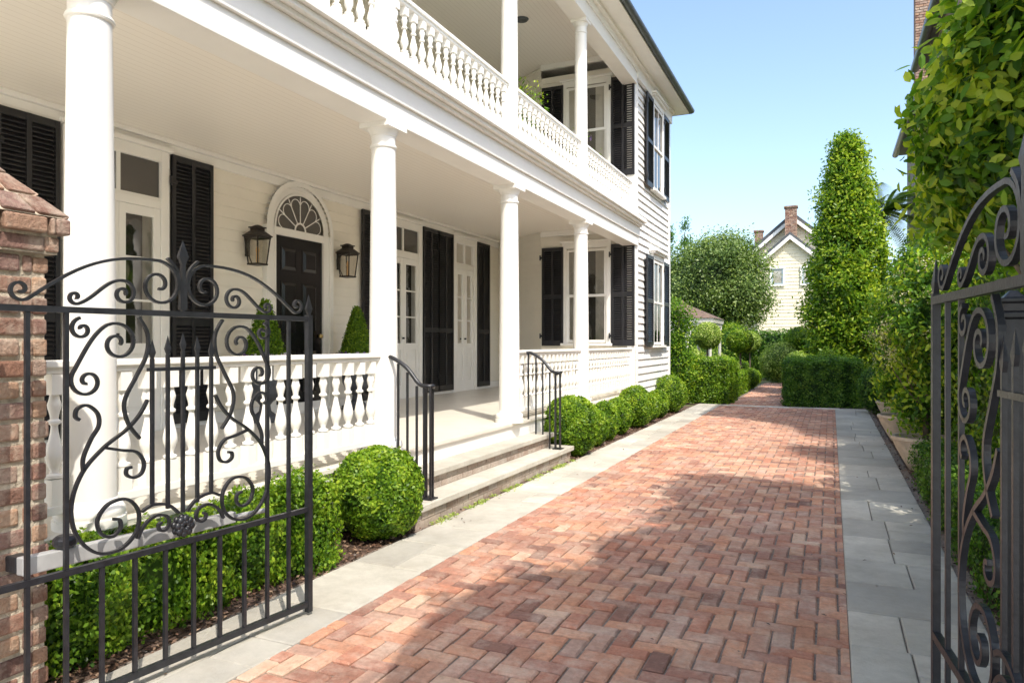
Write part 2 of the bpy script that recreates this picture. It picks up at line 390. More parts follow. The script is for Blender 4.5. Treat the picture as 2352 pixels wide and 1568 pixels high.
ch=place(fastmesh('fallen_leaves',[leaves(P,np.tile([0,0,1.],(n,1)),.03,.014,rng.random(n),False,.05,.25)],MULCH_CH),'fallen_leaves'); ch['kind']='stuff'; tag(ch,'small dry leaves scattered on the brick driveway','fallen leaves')
# ------------------------------------------------------------ HOUSE
FL=.52; CX=-3.467; CY=[-.18,2.44,5.06,7.65,10.28]; YF=13.2
house=thing('house','white two-storey clapboard house with double porch and black shutters','house',(-6.6,8,0))
W=lambda: MB()
b=W(); b.siding(-.6,13.98,FL,3.66,.135); b.siding(-.6,13.98,3.79,6.95,.135)
wall=b.obj('wall',CREAM,house,(-6.6,0,0),pi/2)
b=W(); b.siding(-1.87,-.0,.1,6.72); 
b.obj('bay_wall',CREAM,house,(-3.42,YF,0),0)
b=W(); b.siding(0,1.54,FL,6.95); b.obj('bay_wall',CREAM,house,(-6.6,13.98,0),math.atan2(-.78,1.33))
b=W(); b.siding(0,3.1,.3,6.45,.14,0,.034); b.obj('side_wall',WSID,house,(-3.4,YF,0),pi/2)
b=W(); b.box(-11,-6.62,-.6,16.3,0,6.9); b.box(-6.62,-5.3,14.0,16.3,0,6.9); b.box(-5.3,-3.42,YF+.02,16.28,.0,6.7); b.obj('wall_core',CREAM,house)
b=W()
x=-6.6
while x<-3.39:
    x2=min(x+.085,-3.36); b.box(x+.001,x2-.001,-.6,14,FL-.03,FL); x=x2
b.obj('porch_floor',FLOORP,house)
b=W(); b.box(-3.44,-3.40,-.6,YF,.26,FL-.031); b.box(-3.46,-3.385,-.6,YF,.22,.26); b.obj('porch_fascia',WHITE,house,bevel=.004)
b=W(); b.box(-3.7,-3.47,-.6,YF,-.1,.3); b.cur=.4
b.obj('porch_foundation',STONE,house)
# steps
b=W(); b.box(-3.60,-3.14,4.72,8.28,.29,.345); b.obj('step',STONE,house,bevel=.008)
b=W(); b.cur=.7; b.box(-3.3,-2.92,4.72,8.40,.12,.175); b.obj('step',STONE,house,bevel=.008)
def brickrow(mb,axis,fixed,a0,a1,z0,z1,depth=.05,bl=.2,off=0):
    a=a0-off
    while a<a1:
        e=min(a+bl,a1); s=max(a,a0)
        if e-s>.03:
            mb.cur=R.random(); j=R.uniform(-.002,.002)
            if axis=='y': mb.box(fixed-depth+j,fixed+j,s+.005,e-.005,z0,z1)
            else: mb.box(s+.005,e-.005,fixed+j,fixed+depth+j,z0,z1)
        a+=bl
b=MB()
for z in (-.02,.05): brickrow(b,'y',-2.955,4.74,8.37,z+.004,z+.066,off=.1*(z>0))
for z in (-.02,.05): brickrow(b,'x',8.32,-3.3,-2.96,z+.004,z+.066)
b.obj('step_riser',RISER,house)
b=MB()
for z in (.175,.235): brickrow(b,'y',-3.175,4.74,8.25,z+.004,z+.052,off=.1*(z>.2))
b.obj('step_riser',RISER,house)
b=W(); b.box(-3.3,-2.965,4.75,8.35,-.02,.118); b.box(-3.45,-3.185,4.75,8.24,.1,.288); b.obj('step_mortar',MORTAR,house)
# ceilings and beams
b=W(); b.box(-6.6,-3.6,-.6,14,3.655,3.70); b.obj('porch_ceiling',BEAD,house)
b=W(); b.box(-6.6,-3.6,-.6,14,6.955,7.0); b.obj('balcony_ceiling',BEAD,house)
b=W(); b.box(-6.6,-3.6,-.6,14,3.70,3.79); b.obj('balcony_floor',FLOORP,house)
b=W()
b.box(-3.60,-3.335,-.6,YF+.1,3.29,3.47); b.box(-3.60,-3.31,-.6,YF+.1,3.47,3.64); b.box(-3.6,-3.27,-.6,YF+.1,3.64,3.675)
b.box(-3.6,-3.22,-.6,YF+.12,3.675,3.715); b.box(-3.6,-3.18,-.6,YF+.14,3.715,3.79)
b.obj('porch_beam',WHITE,house,bevel=.006)
b=W()
b.box(-3.60,-3.335,-.6,YF,6.33,6.55); b.box(-3.60,-3.31,-.6,YF,6.55,6.72); b.box(-3.38,-3.31,YF,16.32,6.45,6.72); b.box(-3.335,-3.25,-.6,16.34,6.66,6.72)
b.box(-3.6,-2.98,-.6,16.6,6.722,6.76); b.box(-3.66,-3.601,-.6,YF,6.5,6.95)
b.obj('eave_cornice',WHITE,house,bevel=.005)
b=W(); b.prism([(-2.93,6.80),(-2.93,6.87),(-7.6,9.3),(-12,7.1),(-12,7.01),(-3.62,7.01),(-3.62,6.80)],-.8,16.65); b.obj('roof',ROOFM,house)
b=W(); b.tube([(-2.93,-.8,6.80),(-2.93,16.67,6.80)],.062,12); b.tube([(-2.93,16.67,6.80),(-7,16.67,6.80)],.062,12); b.obj('gutter',GUTTER,house,smooth=50)
for z in (3.655,6.955):
    b=W(); b.box(-6.575,-6.50,-.6,13.9,z-.05,z-.001); b.box(-6.575,-6.54,-.6,13.9,z-.16,z-.051); b.obj('crown_moulding',WHITE,house,bevel=.006)
    b=W(); b.box(-3.66,-3.602,-.6,13.1,z-.05,z-.001) if z<5 else b.box(-3.72,-3.661,-.6,13.1,z-.05,z-.001); b.obj('crown_moulding',WHITE,house,bevel=.006)
    b=W(); b.box(-1.84,-.18,-.10,-.03,z-.1,z-.002); b.obj('crown_moulding',WHITE,house,(-3.42,YF,0))
b=W(); b.box(-6.575,-6.55,-.6,13.9,FL+.001,FL+.13); b.obj('baseboard',WHITE,house)
b=W()
b.box(-3.52,-3.37,YF-.06,YF+.09,.3,3.285); b.obj('corner_board',WHITE,house,bevel=.004)
b=W(); b.box(-3.52,-3.37,YF-.06,YF+.09,3.795,6.33); b.obj('corner_board',WHITE,house,bevel=.004)
b=W(); b.box(-3.40,-3.355,16.2,16.32,.3,6.45); b.obj('corner_board',WHITE,house,bevel=.004)
b=W(); b.box(-3.40,-3.36,YF+.09,YF+.17,.3,6.44); b.obj('corner_board',WHITE,house,bevel=.004)
b=W(); b.box(-3.41,-3.35,YF+.1,16.34,.18,.29); b.obj('water_table',WHITE,house)
b=W(); b.box(-3.7,-3.42,YF-.1,16.3,-.1,.3); b.obj('house_foundation',MORTAR,house)
b=W(); b.lathe([(.0,6.925),(.10,6.93),(.12,6.953)],-4.8,11.1,24); b.obj('ceiling_vent',GUTTER,house,smooth=40)  # dark round vent disc in the balcony ceiling, not a lamp
# columns
def colmesh(h,r):
    m=MB(); a=r*1.38
    m.lathe([(a,0),(a,.045)],seg=32)
    prof=[(r*1.28,.045),(r*1.33,.06),(r*1.33,.085),(r*1.22,.105),(r*1.08,.112),(r*1.06,.13)]
    for i in range(13):
        t=i/12; prof.append((r*(1.0-.17*t**1.6),.14+(h-.14-.20)*t))
    rt=r*.83; z=h-.2
    prof+=[(rt*1.10,z+.004),(rt*1.14,z+.014),(rt*1.10,z+.026),(rt,z+.03),(rt*1.0,z+.10),(rt*1.08,z+.105),(rt*1.1,z+.12),(rt*1.28,z+.15),(rt*1.32,z+.158)]
    m.lathe(prof,seg=32); a=rt*1.42; m.box(-a,a,-a,a,h-.042,h)
    return m.mesh('column',WHITE,35)
cm=colmesh(3.29-FL,.122); cu=colmesh(6.33-3.79,.104)
for y in CY: place(cm,'column',house,(CX,y,FL))
for y in CY: place(cu,'balcony_column',house,(CX,y,3.79))
def balmesh(h,r):
    m=MB(); q=r*.82; bl=.13*h/.66
    m.box(-q,q,-q,q,0,bl); m.box(-q,q,-q,q,h-bl*.8,h)
    pr=[(.6,0),(.95,.02),(.95,.05),(.5,.07),(.45,.10),(.7,.16),(.98,.24),(1.0,.30),(.85,.38),(.6,.48),(.45,.56),(.38,.62),(.42,.64),(.75,.66),(.75,.69),(.45,.71),(.5,.76),(.72,.84),(.78,.88),(.6,.94),(.5,1)]
    H=h-bl*1.8; m.lathe([(r*a,bl+H*z) for a,z in pr],seg=12)
    return m.mesh('baluster',WHITE,40)
bm1=balmesh(1.30-.66,.040); bm2=balmesh(4.44-3.93,.037)
def balus(y0,y1,z0,ztop,bm,zb0,merge=None,sp=.142):
    m=MB(); m.box(CX-.055,CX+.055,y0,y1,ztop-.035,ztop); m.box(CX-.038,CX+.038,y0,y1,ztop-.065,ztop-.035)
    o=m.obj('balustrade',WHITE,house,bevel=.006)
    m=MB(); m.box(CX-.035,CX+.035,y0,y1,zb0-.045,zb0); m.obj('bottom_rail',WHITE,o,bevel=.004)
    n=int((y1-y0)/sp); ys=[y0+(y1-y0)*(i+.5)/n for i in range(n)]
    if merge: return o,ys
    for y in ys: place(bm,'baluster',o,(CX,y,zb0))
    return o,ys
cr=.11
balus(1.6,CY[1]-cr,FL,1.366,bm1,.66)
balus(CY[1]+cr,CY[2]-cr,FL,1.366,bm1,.66)
balus(CY[3]+cr,CY[4]-cr,FL,1.366,bm1,.66)
balus(CY[4]+cr,YF-.06,FL,1.366,bm1,.66)
balus(CY[1]+cr,CY[2]-.1,3.79,4.50,bm2,3.93)
balus(CY[2]+.1,CY[3]-.1,3.79,4.50,bm2,3.93)
V0=[tuple(v.co) for v in bm2.vertices]; F0=[tuple(p.vertices) for p in bm2.polygons]
for a_,b_ in ((CY[3]+.1,CY[4]-.1),(CY[4]+.1,YF-.06)):
    o,ys=balus(a_,b_,3.79,4.50,bm2,3.93,True); allb=MB()
    for y in ys: allb.add([(v[0]+CX,v[1]+y,v[2]+3.93) for v in V0],F0)
    bo=allb.obj('baluster_row',WHITE,o,smooth=40); bo['kind']='stuff'
# shutters
def shutmesh(w,h,cols=2,rails=(.0,.38,1.0)):
    m=MB(); t=.035; sw=.045
    xs=[0,w] if cols==1 else [0,w/2,w]
    for i,x in enumerate(xs):
        a=x if i==0 else (x-sw if i==len(xs)-1 else x-sw/2)
        m.box(a,a+sw,-t,0,0,h)
    rz=[(0,.10),(h*rails[1]-.04,h*rails[1]+.04),(h-.07,h)]
    for a,b2 in rz: m.box(sw,w-sw,-t+.003,-.003,a,b2)
    segs=[(rz[0][1],rz[1][0]),(rz[1][1],rz[2][0])]
    for a,b2 in segs:
        n=int((b2-a)/.042)
        for i in range(n):
            z=a+(b2-a)*(i+.5)/n
            m.add([(sw,-.031,z-.019),(w-sw,-.031,z-.019),(w-sw,-.006,z+.017),(sw,-.006,z+.017),(sw,-.027,z-.023),(w-sw,-.027,z-.023),(w-sw,-.002,z+.013),(sw,-.002,z+.013)],
                  [(0,1,2,3),(4,7,6,5),(0,4,5,1),(3,2,6,7)])
    m.box(.05,w-.05,-.004,-.001,.05,h-.05)
    for z in (h*.1,h*.9):
        m.box(-.03,.06,-t-.012,-t-.002,z-.02,z+.02); m.lathe([(.014,z-.05),(.014,z+.05)],-.03,-t-.012,8)
    return m.mesh('shutter',BLACK)
SM=shutmesh(.56,2.93)
for y in (3.74,5.53,8.97,10.75,11.27,12.84): place(SM,'shutter',house,(-6.55,y,FL+.05),pi/2)
SM2=shutmesh(.56,2.45)
for y in (3.74,5.53,8.97,10.75,11.27,12.84): place(SM2,'balcony_shutter',house,(-6.55,y,3.85),pi/2)
SB=shutmesh(.45,1.93,2,(0,.5,1)); 
for x in (-5.24,-3.82): place(SB,'bay_shutter',house,(x,YF-.05,1.40),0)
SB2=shutmesh(.45,1.88,2,(0,.5,1))
for x in (-5.24,-3.82): place(SB2,'bay_shutter',house,(x,YF-.05,4.62),0)
SS=shutmesh(.54,1.83,1,(0,.5,1))
for y in (13.86,15.40):
    place(SS,'side_shutter',house,(-3.33,y,1.38),pi/2); place(SS,'side_shutter',house,(-3.33,y,4.58),pi/2)
def french(y0,y1,zb,H,name='french_door'):
    w=y1-y0; m=MB(); c=.10
    m.box(0,c,-.075,0,0,H); m.box(w-c,w,-.075,0,0,H); m.box(c,w-c,-.075,0,H-.12,H); m.box(-.03,w+.03,-.11,0,H+.001,H+.05)
    zt=H-.62; m.box(c,w-c,-.065,0,zt,zt+.09)
    o=m.obj(name,WHITE,house,(-6.6,y0,zb),pi/2,bevel=.005)
    mid=w/2; st=.075
    for a,e in ((c+.003,mid-.002),(mid+.002,w-c-.003)):
        d=MB()
        d.box(a,a+st,-.055,-.01,.01,zt-.002); d.box(e-st,e,-.055,-.01,.01,zt-.002)
        d.box(a+st,e-st,-.052,-.012,.01,.22); d.box(a+st,e-st,-.052,-.012,.82,.93); d.box(a+st,e-st,-.052,-.012,zt-.10,zt-.003)
        d.box(a+st,e-st,-.035,-.012,.22,.82); d.box(a+st+.03,e-st-.03,-.045,-.03,.27,.77)
        zz=.93; k=(zt-.10-.93)/3
        for i in (1,2): d.box(a+st,e-st,-.045,-.015,zz+k*i-.012,zz+k*i+.012)
        d.obj('door_leaf',WHITE,o,bevel=.003)
    d=MB(); d.box(c,w-c,-.05,-.02,zt+.09,zt+.12); d.box(mid-.02,mid+.02,-.05,-.02,zt+.12,H-.12); d.obj('transom_bar',WHITE,o)
    g=MB(); g.add([(c,-.032,.9),(w-c,-.032,.9),(w-c,-.032,H-.12),(c,-.032,H-.12)],[(0,1,2,3)]); g.obj('glass',GLASS,o)
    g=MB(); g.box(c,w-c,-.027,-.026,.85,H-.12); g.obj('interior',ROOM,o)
    for a in (c+.02,w-c-.2):
        g=MB(); pts=[(a+.18*i/12,-.0295+.0015*math.sin(i*2)) for i in range(13)]
        for i in range(12): g.add([(pts[i][0],pts[i][1],.9),(pts[i+1][0],pts[i+1][1],.9),(pts[i+1][0],pts[i+1][1],zt),(pts[i][0],pts[i][1],zt)],[(0,1,2,3)])
        g.obj('curtain',CURT,o)
    k=MB(); k.lathe([(.022,1.0),(.022,1.03)],mid-.04,-.08,10); k.obj('handle',BLACK,o)
for a,e in ((4.33,5.50),(9.56,10.72),(11.86,12.82)):
    french(a,e,FL,2.98); french(a,e,3.79,2.45)
def window(loc,rot,w,h,hood=False):
    m=MB(); c=.09
    m.box(-c,0,-.07,0,-.02,h+.02); m.box(w,w+c,-.07,0,-.02,h+.02); m.box(-c,w+c,-.07,0,h+.021,h+.13); m.box(-c-.04,w+c+.04,-.12,0,h+.131,h+.17)
    m.box(-c-.03,w+c+.03,-.11,0,-.07,-.021)
    if hood: m.box(-c-.07,w+c+.07,-.16,0,h+.171,h+.21)
    o=m.obj('window',WHITE,house,loc,rot,bevel=.004)
    t=.045; hm=h*.5
    for z0,z1,yy in ((0,hm+.02,-.04),(hm-.02,h,-.062)):
        s=MB()
        s.box(0,t,yy,yy+.02,z0,z1); s.box(w-t,w,yy,yy+.02,z0,z1); s.box(t,w-t,yy,yy+.02,z0,z0+t); s.box(t,w-t,yy,yy+.02,z1-t,z1)
        s.box(w/2-.009,w/2+.009,yy+.002,yy+.018,z0+t,z1-t)
        s.obj('sash',WHITE,o)
    g=MB(); g.add([(0,-.031,0),(w,-.031,0),(w,-.031,h),(0,-.031,h)],[(0,1,2,3)]); g.obj('glass',GLASS,o)
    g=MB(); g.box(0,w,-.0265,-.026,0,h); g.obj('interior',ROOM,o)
    for a in (.02,w*.72):
        g=MB()
        for i in range(12):
            x0=a+w*.26*i/12; x1=a+w*.26*(i+1)/12; y0_=-.0285+.001*math.sin(i*2); y1_=-.0285+.001*math.sin(i*2+2)
            g.add([(x0,y0_,0),(x1,y1_,0),(x1,y1_,h),(x0,y0_,h)],[(0,1,2,3)])
        g.obj('curtain',CURT,o)
window((-4.72,YF-.0,1.47),0,.80,1.80); window((-4.72,YF,4.70),0,.80,1.72)
window((-3.37,14.47,1.43),pi/2,.86,1.72,True); window((-3.37,14.47,4.63),pi/2,.86,1.72,True)
# front door
DY=7.60; sp=2.96-FL; ri=.47; ro=.66
m=MB()
def arch(m,r0,r1,d,y=0,n=28):
    for i in range(n):
        a0=pi*i/n; a1=pi*(i+1)/n
        q=[(r0*math.cos(a0),sp+r0*math.sin(a0)),(r1*math.cos(a0),sp+r1*math.sin(a0)),(r1*math.cos(a1),sp+r1*math.sin(a1)),(r0*math.cos(a1),sp+r0*math.sin(a1))]
        m.add([(x,-d,z) for x,z in q]+[(x,y,z) for x,z in q],[(0,1,2,3),(7,6,5,4),(0,4,5,1),(2,6,7,3)])
for a,e,d in ((ri,.50,.065),(.50,.59,.055),(.59,.66,.085)):
    arch(m,a,e,d)
    for s in (-1,1): m.box(s*a,s*e,-d,0,0,sp-.001)
m.box(-ri,ri,-.06,0,sp-.10,sp-.001); m.box(-ri-.2,ri+.2,-.18,0,-.0,.012)
o=m.obj('door_surround',WHITE,house,(-6.6,DY,FL),pi/2)
d=MB(); hd=sp-.102; d.box(-.465,.465,-.036,-.03,.013,hd)
for x0,x1 in ((-.36,-.05),(.05,.36)):
    for z0,z1 in ((.25,.85),(1.05,1.75),(1.88,2.2)):
        d.prism([(x0,z0),(x1,z0),(x1,z1),(x0,z1)],-.040,-.0361)
        d.add([(x0+.02,-.0401,z0+.02),(x1-.02,-.0401,z0+.02),(x1-.02,-.0401,z1-.02),(x0+.02,-.0401,z1-.02),(x0+.06,-.058,z0+.06),(x1-.06,-.058,z0+.06),(x1-.06,-.058,z1-.06),(x0+.06,-.058,z1-.06)],[(4,5,6,7),(0,1,5,4),(1,2,6,5),(2,3,7,6),(3,0,4,7)])
dl=d.obj('front_door',DOORB,o)
k=MB(); k.lathe([(.0,1.0),(.03,1.01),(.03,1.05),(.0,1.06)],.40,-.07,12); k.obj('handle',simple('brass',(.6,.42,.18),.3,.1,8,0,metal=1),o,smooth=50)
f=MB()
for i in range(1,6):
    a=pi*i/6; x,z=math.cos(a),math.sin(a); px,pz=-z*.007,x*.007
    f.add([(x*.10+px,-.055,sp+z*.10+pz),(x*.46+px,-.055,sp+z*.46+pz),(x*.46-px,-.055,sp+z*.46-pz),(x*.10-px,-.055,sp+z*.10-pz),(x*.10+px,-.05,sp+z*.10+pz),(x*.46+px,-.05,sp+z*.46+pz),(x*.46-px,-.05,sp+z*.46-pz),(x*.10-px,-.05,sp+z*.10-pz)],[(0,1,2,3),(0,4,5,1),(2,6,7,3)])
arch(f,.09,.115,.057,-.05,12)
for i in range(6):
    a0=pi*(i+.5)/6; c=(math.cos(a0)*.34,math.sin(a0)*.34)
    pts=[(c[0]+.088*math.cos(t),sp+c[1]+.088*math.sin(t)) for t in np.linspace(a0-pi/2,a0+pi/2,11)]
    rb=MB(); rb.ribbon(pts,.010,.006); f.add([(x,y-.053,z) for x,y,z in rb.v],rb.f)
f.obj('fanlight',WHITE,o)
g=MB(); g.add([(0,-.045,sp)]+[(ri*math.cos(a),-.045,sp+ri*math.sin(a)) for a in np.linspace(0,pi,24)],[(0,i,i+1) for i in range(1,24)]); g.obj('glass',GLASS,o)
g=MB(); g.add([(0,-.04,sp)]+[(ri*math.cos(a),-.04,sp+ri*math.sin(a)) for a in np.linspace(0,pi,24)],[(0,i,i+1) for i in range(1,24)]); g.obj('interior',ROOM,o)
# lanterns
for y in (6.67,8.45):
    m=MB(); cy=-.19
    def qpt(h,z,i): return [(-h,cy-h,z),(h,cy-h,z),(h,cy+h,z),(-h,cy+h,z)][i]
    for i in range(4): m.tube([qpt(.075,-.20,i),qpt(.105,.12,i)],.009,6)
    m.frustum(0,cy,-.215,.085,-.195,.088)
    for i in range(4): m.tube([qpt(.108,.12,i),qpt(.108,.12,(i+1)%4)],.011,6)
    m.frustum(0,cy,.13,.122,.145,.128); m.frustum(0,cy,.146,.12,.20,.065); m.frustum(0,cy,.20,.06,.235,.06); m.frustum(0,cy,.236,.075,.25,.075); m.frustum(0,cy,.251,.055,.275,.02)
    m.box(-.035,.035,-.035,-.02,-.1,.16); m.tube([(0,-.03,.08),(0,-.06,.10),(0,cy+.11,.12)],.012,6); m.tube([(0,-.03,-.05),(0,cy+.09,-.19)],.008,6)
    o=m.obj('wall_lantern',BRONZE,house,(-6.6,y,2.62),pi/2)
    g=MB()
    for i in range(4): g.add([qpt(.073,-.195,i),qpt(.073,-.195,(i+1)%4),qpt(.102,.118,(i+1)%4),qpt(.102,.118,i)],[(0,1,2,3)])
    g.obj('lantern_glass',LGLASS,o)
    g=MB(); g.lathe([(.016,-.19),(.016,-.06),(.024,-.04),(.014,.0),(.001,.03)],0,cy,8); g.obj('candle',AMBER_GLOW,o)
# stair railings
for y,s in ((5.0,-1),(8.02,1)):
    z1=1.33; z0=1.10; m=MB()
    yt=y; path=[(-3.40,yt-.02*s,z1),(-3.34,yt,z1),(-3.2,yt,z1-.08),(-3.08,yt,z0+.02),(-3.0,yt,z0),(-2.97,yt+.03,z0-.0),(-2.99,yt+.07,z0-.01),(-3.04,yt+.07,z0-.02)]
    sm=[]
    P_=[Vector(p) for p in path]
    for i in range(len(P_)-1):
        a,b0,c0,d0=P_[max(i-1,0)],P_[i],P_[i+1],P_[min(i+2,len(P_)-1)]
        for k in range(5):
            t=k/5; sm.append(.5*((2*b0)+(-a+c0)*t+(2*a-5*b0+4*c0-d0)*t*t+(-a+3*b0-3*c0+d0)*t**3))
    sm.append(P_[-1]); m.tube(sm,.018,8)
    o=m.obj('stair_railing',IRON,house,smooth=50)
    v=MB()
    for x,zb in ((-3.38,FL),(-3.28,.345),(-3.19,.345),(-3.10,.175),(-3.03,.175),(-2.97,.175)):
        zt=z1-.01 if x<-3.33 else (z1-.05 if x<-3.25 else (z1-.12 if x<-3.15 else z0))
        v.box(x-.008,x+.008,yt-.008,yt+.008,zb,zt)
    for x_,y_ in ((-2.99,.07),(-3.04,.05)): v.box(x_-.008,x_+.008,yt+y_-.008,yt+y_+.008,.175,z0-.01)
    v.box(-3.06,-2.95,yt-.02,yt+.09,.175,.187)
    v.obj('baluster_bar',IRON,o)
# ------------------------------------------------------------ urn topiaries
def urn_topiary(x,y):
    e=thing('topiary_planter','conical boxwood topiary with pansies in a lead urn','planter',(x,y,FL),'topiary planters beside the front door')
    m=MB(); m.box(-.15,.15,-.15,.15,0,.06); m.lathe([(.13,.06),(.12,.09),(.07,.13),(.06,.2),(.09,.24),(.16,.29),(.20,.38),(.21,.5),(.19,.58),(.18,.62),(.23,.67),(.24,.70),(.20,.70),(.17,.66)],seg=24)
    m.obj('urn',LEAD,e,(x,y,FL),smooth=40)
    n=8000; t=rng.random(n)**.7; t=1-t; r=.23*(1-t)**.9+.02; a=rng.random(n)*2*pi; r=r*(1-.25*rng.random(n)**2)+rng.normal(size=n)*.014
    P=np.stack([x+r*np.cos(a),y+r*np.sin(a),FL+.68+.76*t],1); Nr=nrm(np.stack([np.cos(a),np.sin(a),np.full(n,.35)],1))
    cone=MB(); cone.lathe([(.19,FL+.66),(.10,FL+1.05),(.01,FL+1.34)],x,y,12)
    V=np.array(cone.v); F=np.array([f for f in cone.f if len(f)==4])
    place(fastmesh('foliage',[leaves(P,Nr,.036,.02,np.clip(.5+rng.normal(size=n)*.22,0,1)),(V,F,np.full(len(F),.1))],BOXW),'foliage',e)
    n=300; a=rng.random(n)*2*pi; r=.2+.09*rng.random(n)
    P=np.stack([x+r*np.cos(a),y+r*np.sin(a),FL+.69+.1*rng.random(n)],1)
    place(fastmesh('blossom',[leaves(P,nrm(np.stack([np.cos(a),np.sin(a),np.full(n,.8)],1)),.045,.045,rng.random(n))],FLP),'blossom',e)
urn_topiary(-6.1,6.47); urn_topiary(-6.1,8.25)
for x,y,fl in ((-3.95,9.2,0),(-4.1,12.1,1)):
    e=thing('potted_plant','leafy potted plant standing on the balcony floor','potted plant',(x,y,3.79))
    m=MB(); m.lathe([(.13,0),(.17,.3),(.2,.55),(.21,.58),(.17,.58)],seg=16); m.obj('pot',TERRA,e,(x,y,3.79),smooth=40)
    C,CN=ell_clusters((x,y,4.7),(.28,.28,.42),26,.6); place(fastmesh('foliage',[cluster_pieces(C,CN,.07,26,.07,.022,bias=.1)],MAG),'foliage',e)
    if fl:
        C,CN=ell_clusters((x,y,4.85),(.27,.27,.35),12,.1); place(fastmesh('blossom',[cluster_pieces(C,CN,.04,14,.03,.03,bias=-.2)],FLP),'blossom',e)
# ------------------------------------------------------------ gates
def cat(pts,k=6):
    out=[]; n=len(pts)
    for i in range(n-1):
        a,b0,c0,d0=pts[max(i-1,0)],pts[i],pts[i+1],pts[min(i+2,n-1)]
        for j in range(k):
            t=j/k
            out.append(tuple(.5*((2*b0[q])+(-a[q]+c0[q])*t+(2*a[q]-5*b0[q]+4*c0[q]-d0[q])*t*t+(-a[q]+3*b0[q]-3*c0[q]+d0[q])*t**3) for q in (0,1)))
    out.append(pts[-1]); return out
def spiral(c,r,aend,s,turns=1.35,n=34):
    o=[]
    for i in range(n+1):
        t=i/n; a=aend-s*turns*2*pi*(1-t); rr=r*(.14+.86*t)
        o.append((c[0]+rr*math.cos(a),c[1]+rr*math.sin(a)))
    return o
def scroll(c0,r0,a0,s0,c1,r1,a1,s1,t0=1.35,t1=1.35,k=1.0):
    a0=math.radians(a0);a1=math.radians(a1)
    A=spiral(c0,r0,a0,s0,t0);B=spiral(c1,r1,a1,s1,t1)
    p,q=A[-1],B[-1]; d=math.hypot(p[0]-q[0],p[1]-q[1])*k
    T0=(-s0*math.sin(a0)*d,s0*math.cos(a0)*d); T1=(s1*math.sin(a1)*d,-s1*math.cos(a1)*d)
    H=[]
    for i in range(1,14):
        t=i/14; h00=2*t**3-3*t*t+1;h10=t**3-2*t*t+t;h01=-2*t**3+3*t*t;h11=t**3-t*t
        H.append(tuple(h00*p[j]+h10*T0[j]+h01*q[j]+h11*T1[j] for j in (0,1)))
    return A+H+B[::-1]
def spear(m,x,z,h,w):
    m.add([(x-w*.35,-w*.35,z),(x+w*.35,-w*.35,z),(x+w*.35,w*.35,z),(x-w*.35,w*.35,z),(x-w,-w*.4,z+h*.3),(x+w,-w*.4,z+h*.3),(x+w,w*.4,z+h*.3),(x-w,w*.4,z+h*.3),(x,0,z+h)],
      [(0,3,2,1),(0,1,5,4),(1,2,6,5),(2,3,7,6),(3,0,4,7),(4,5,8),(5,6,8),(6,7,8),(7,4,8)])
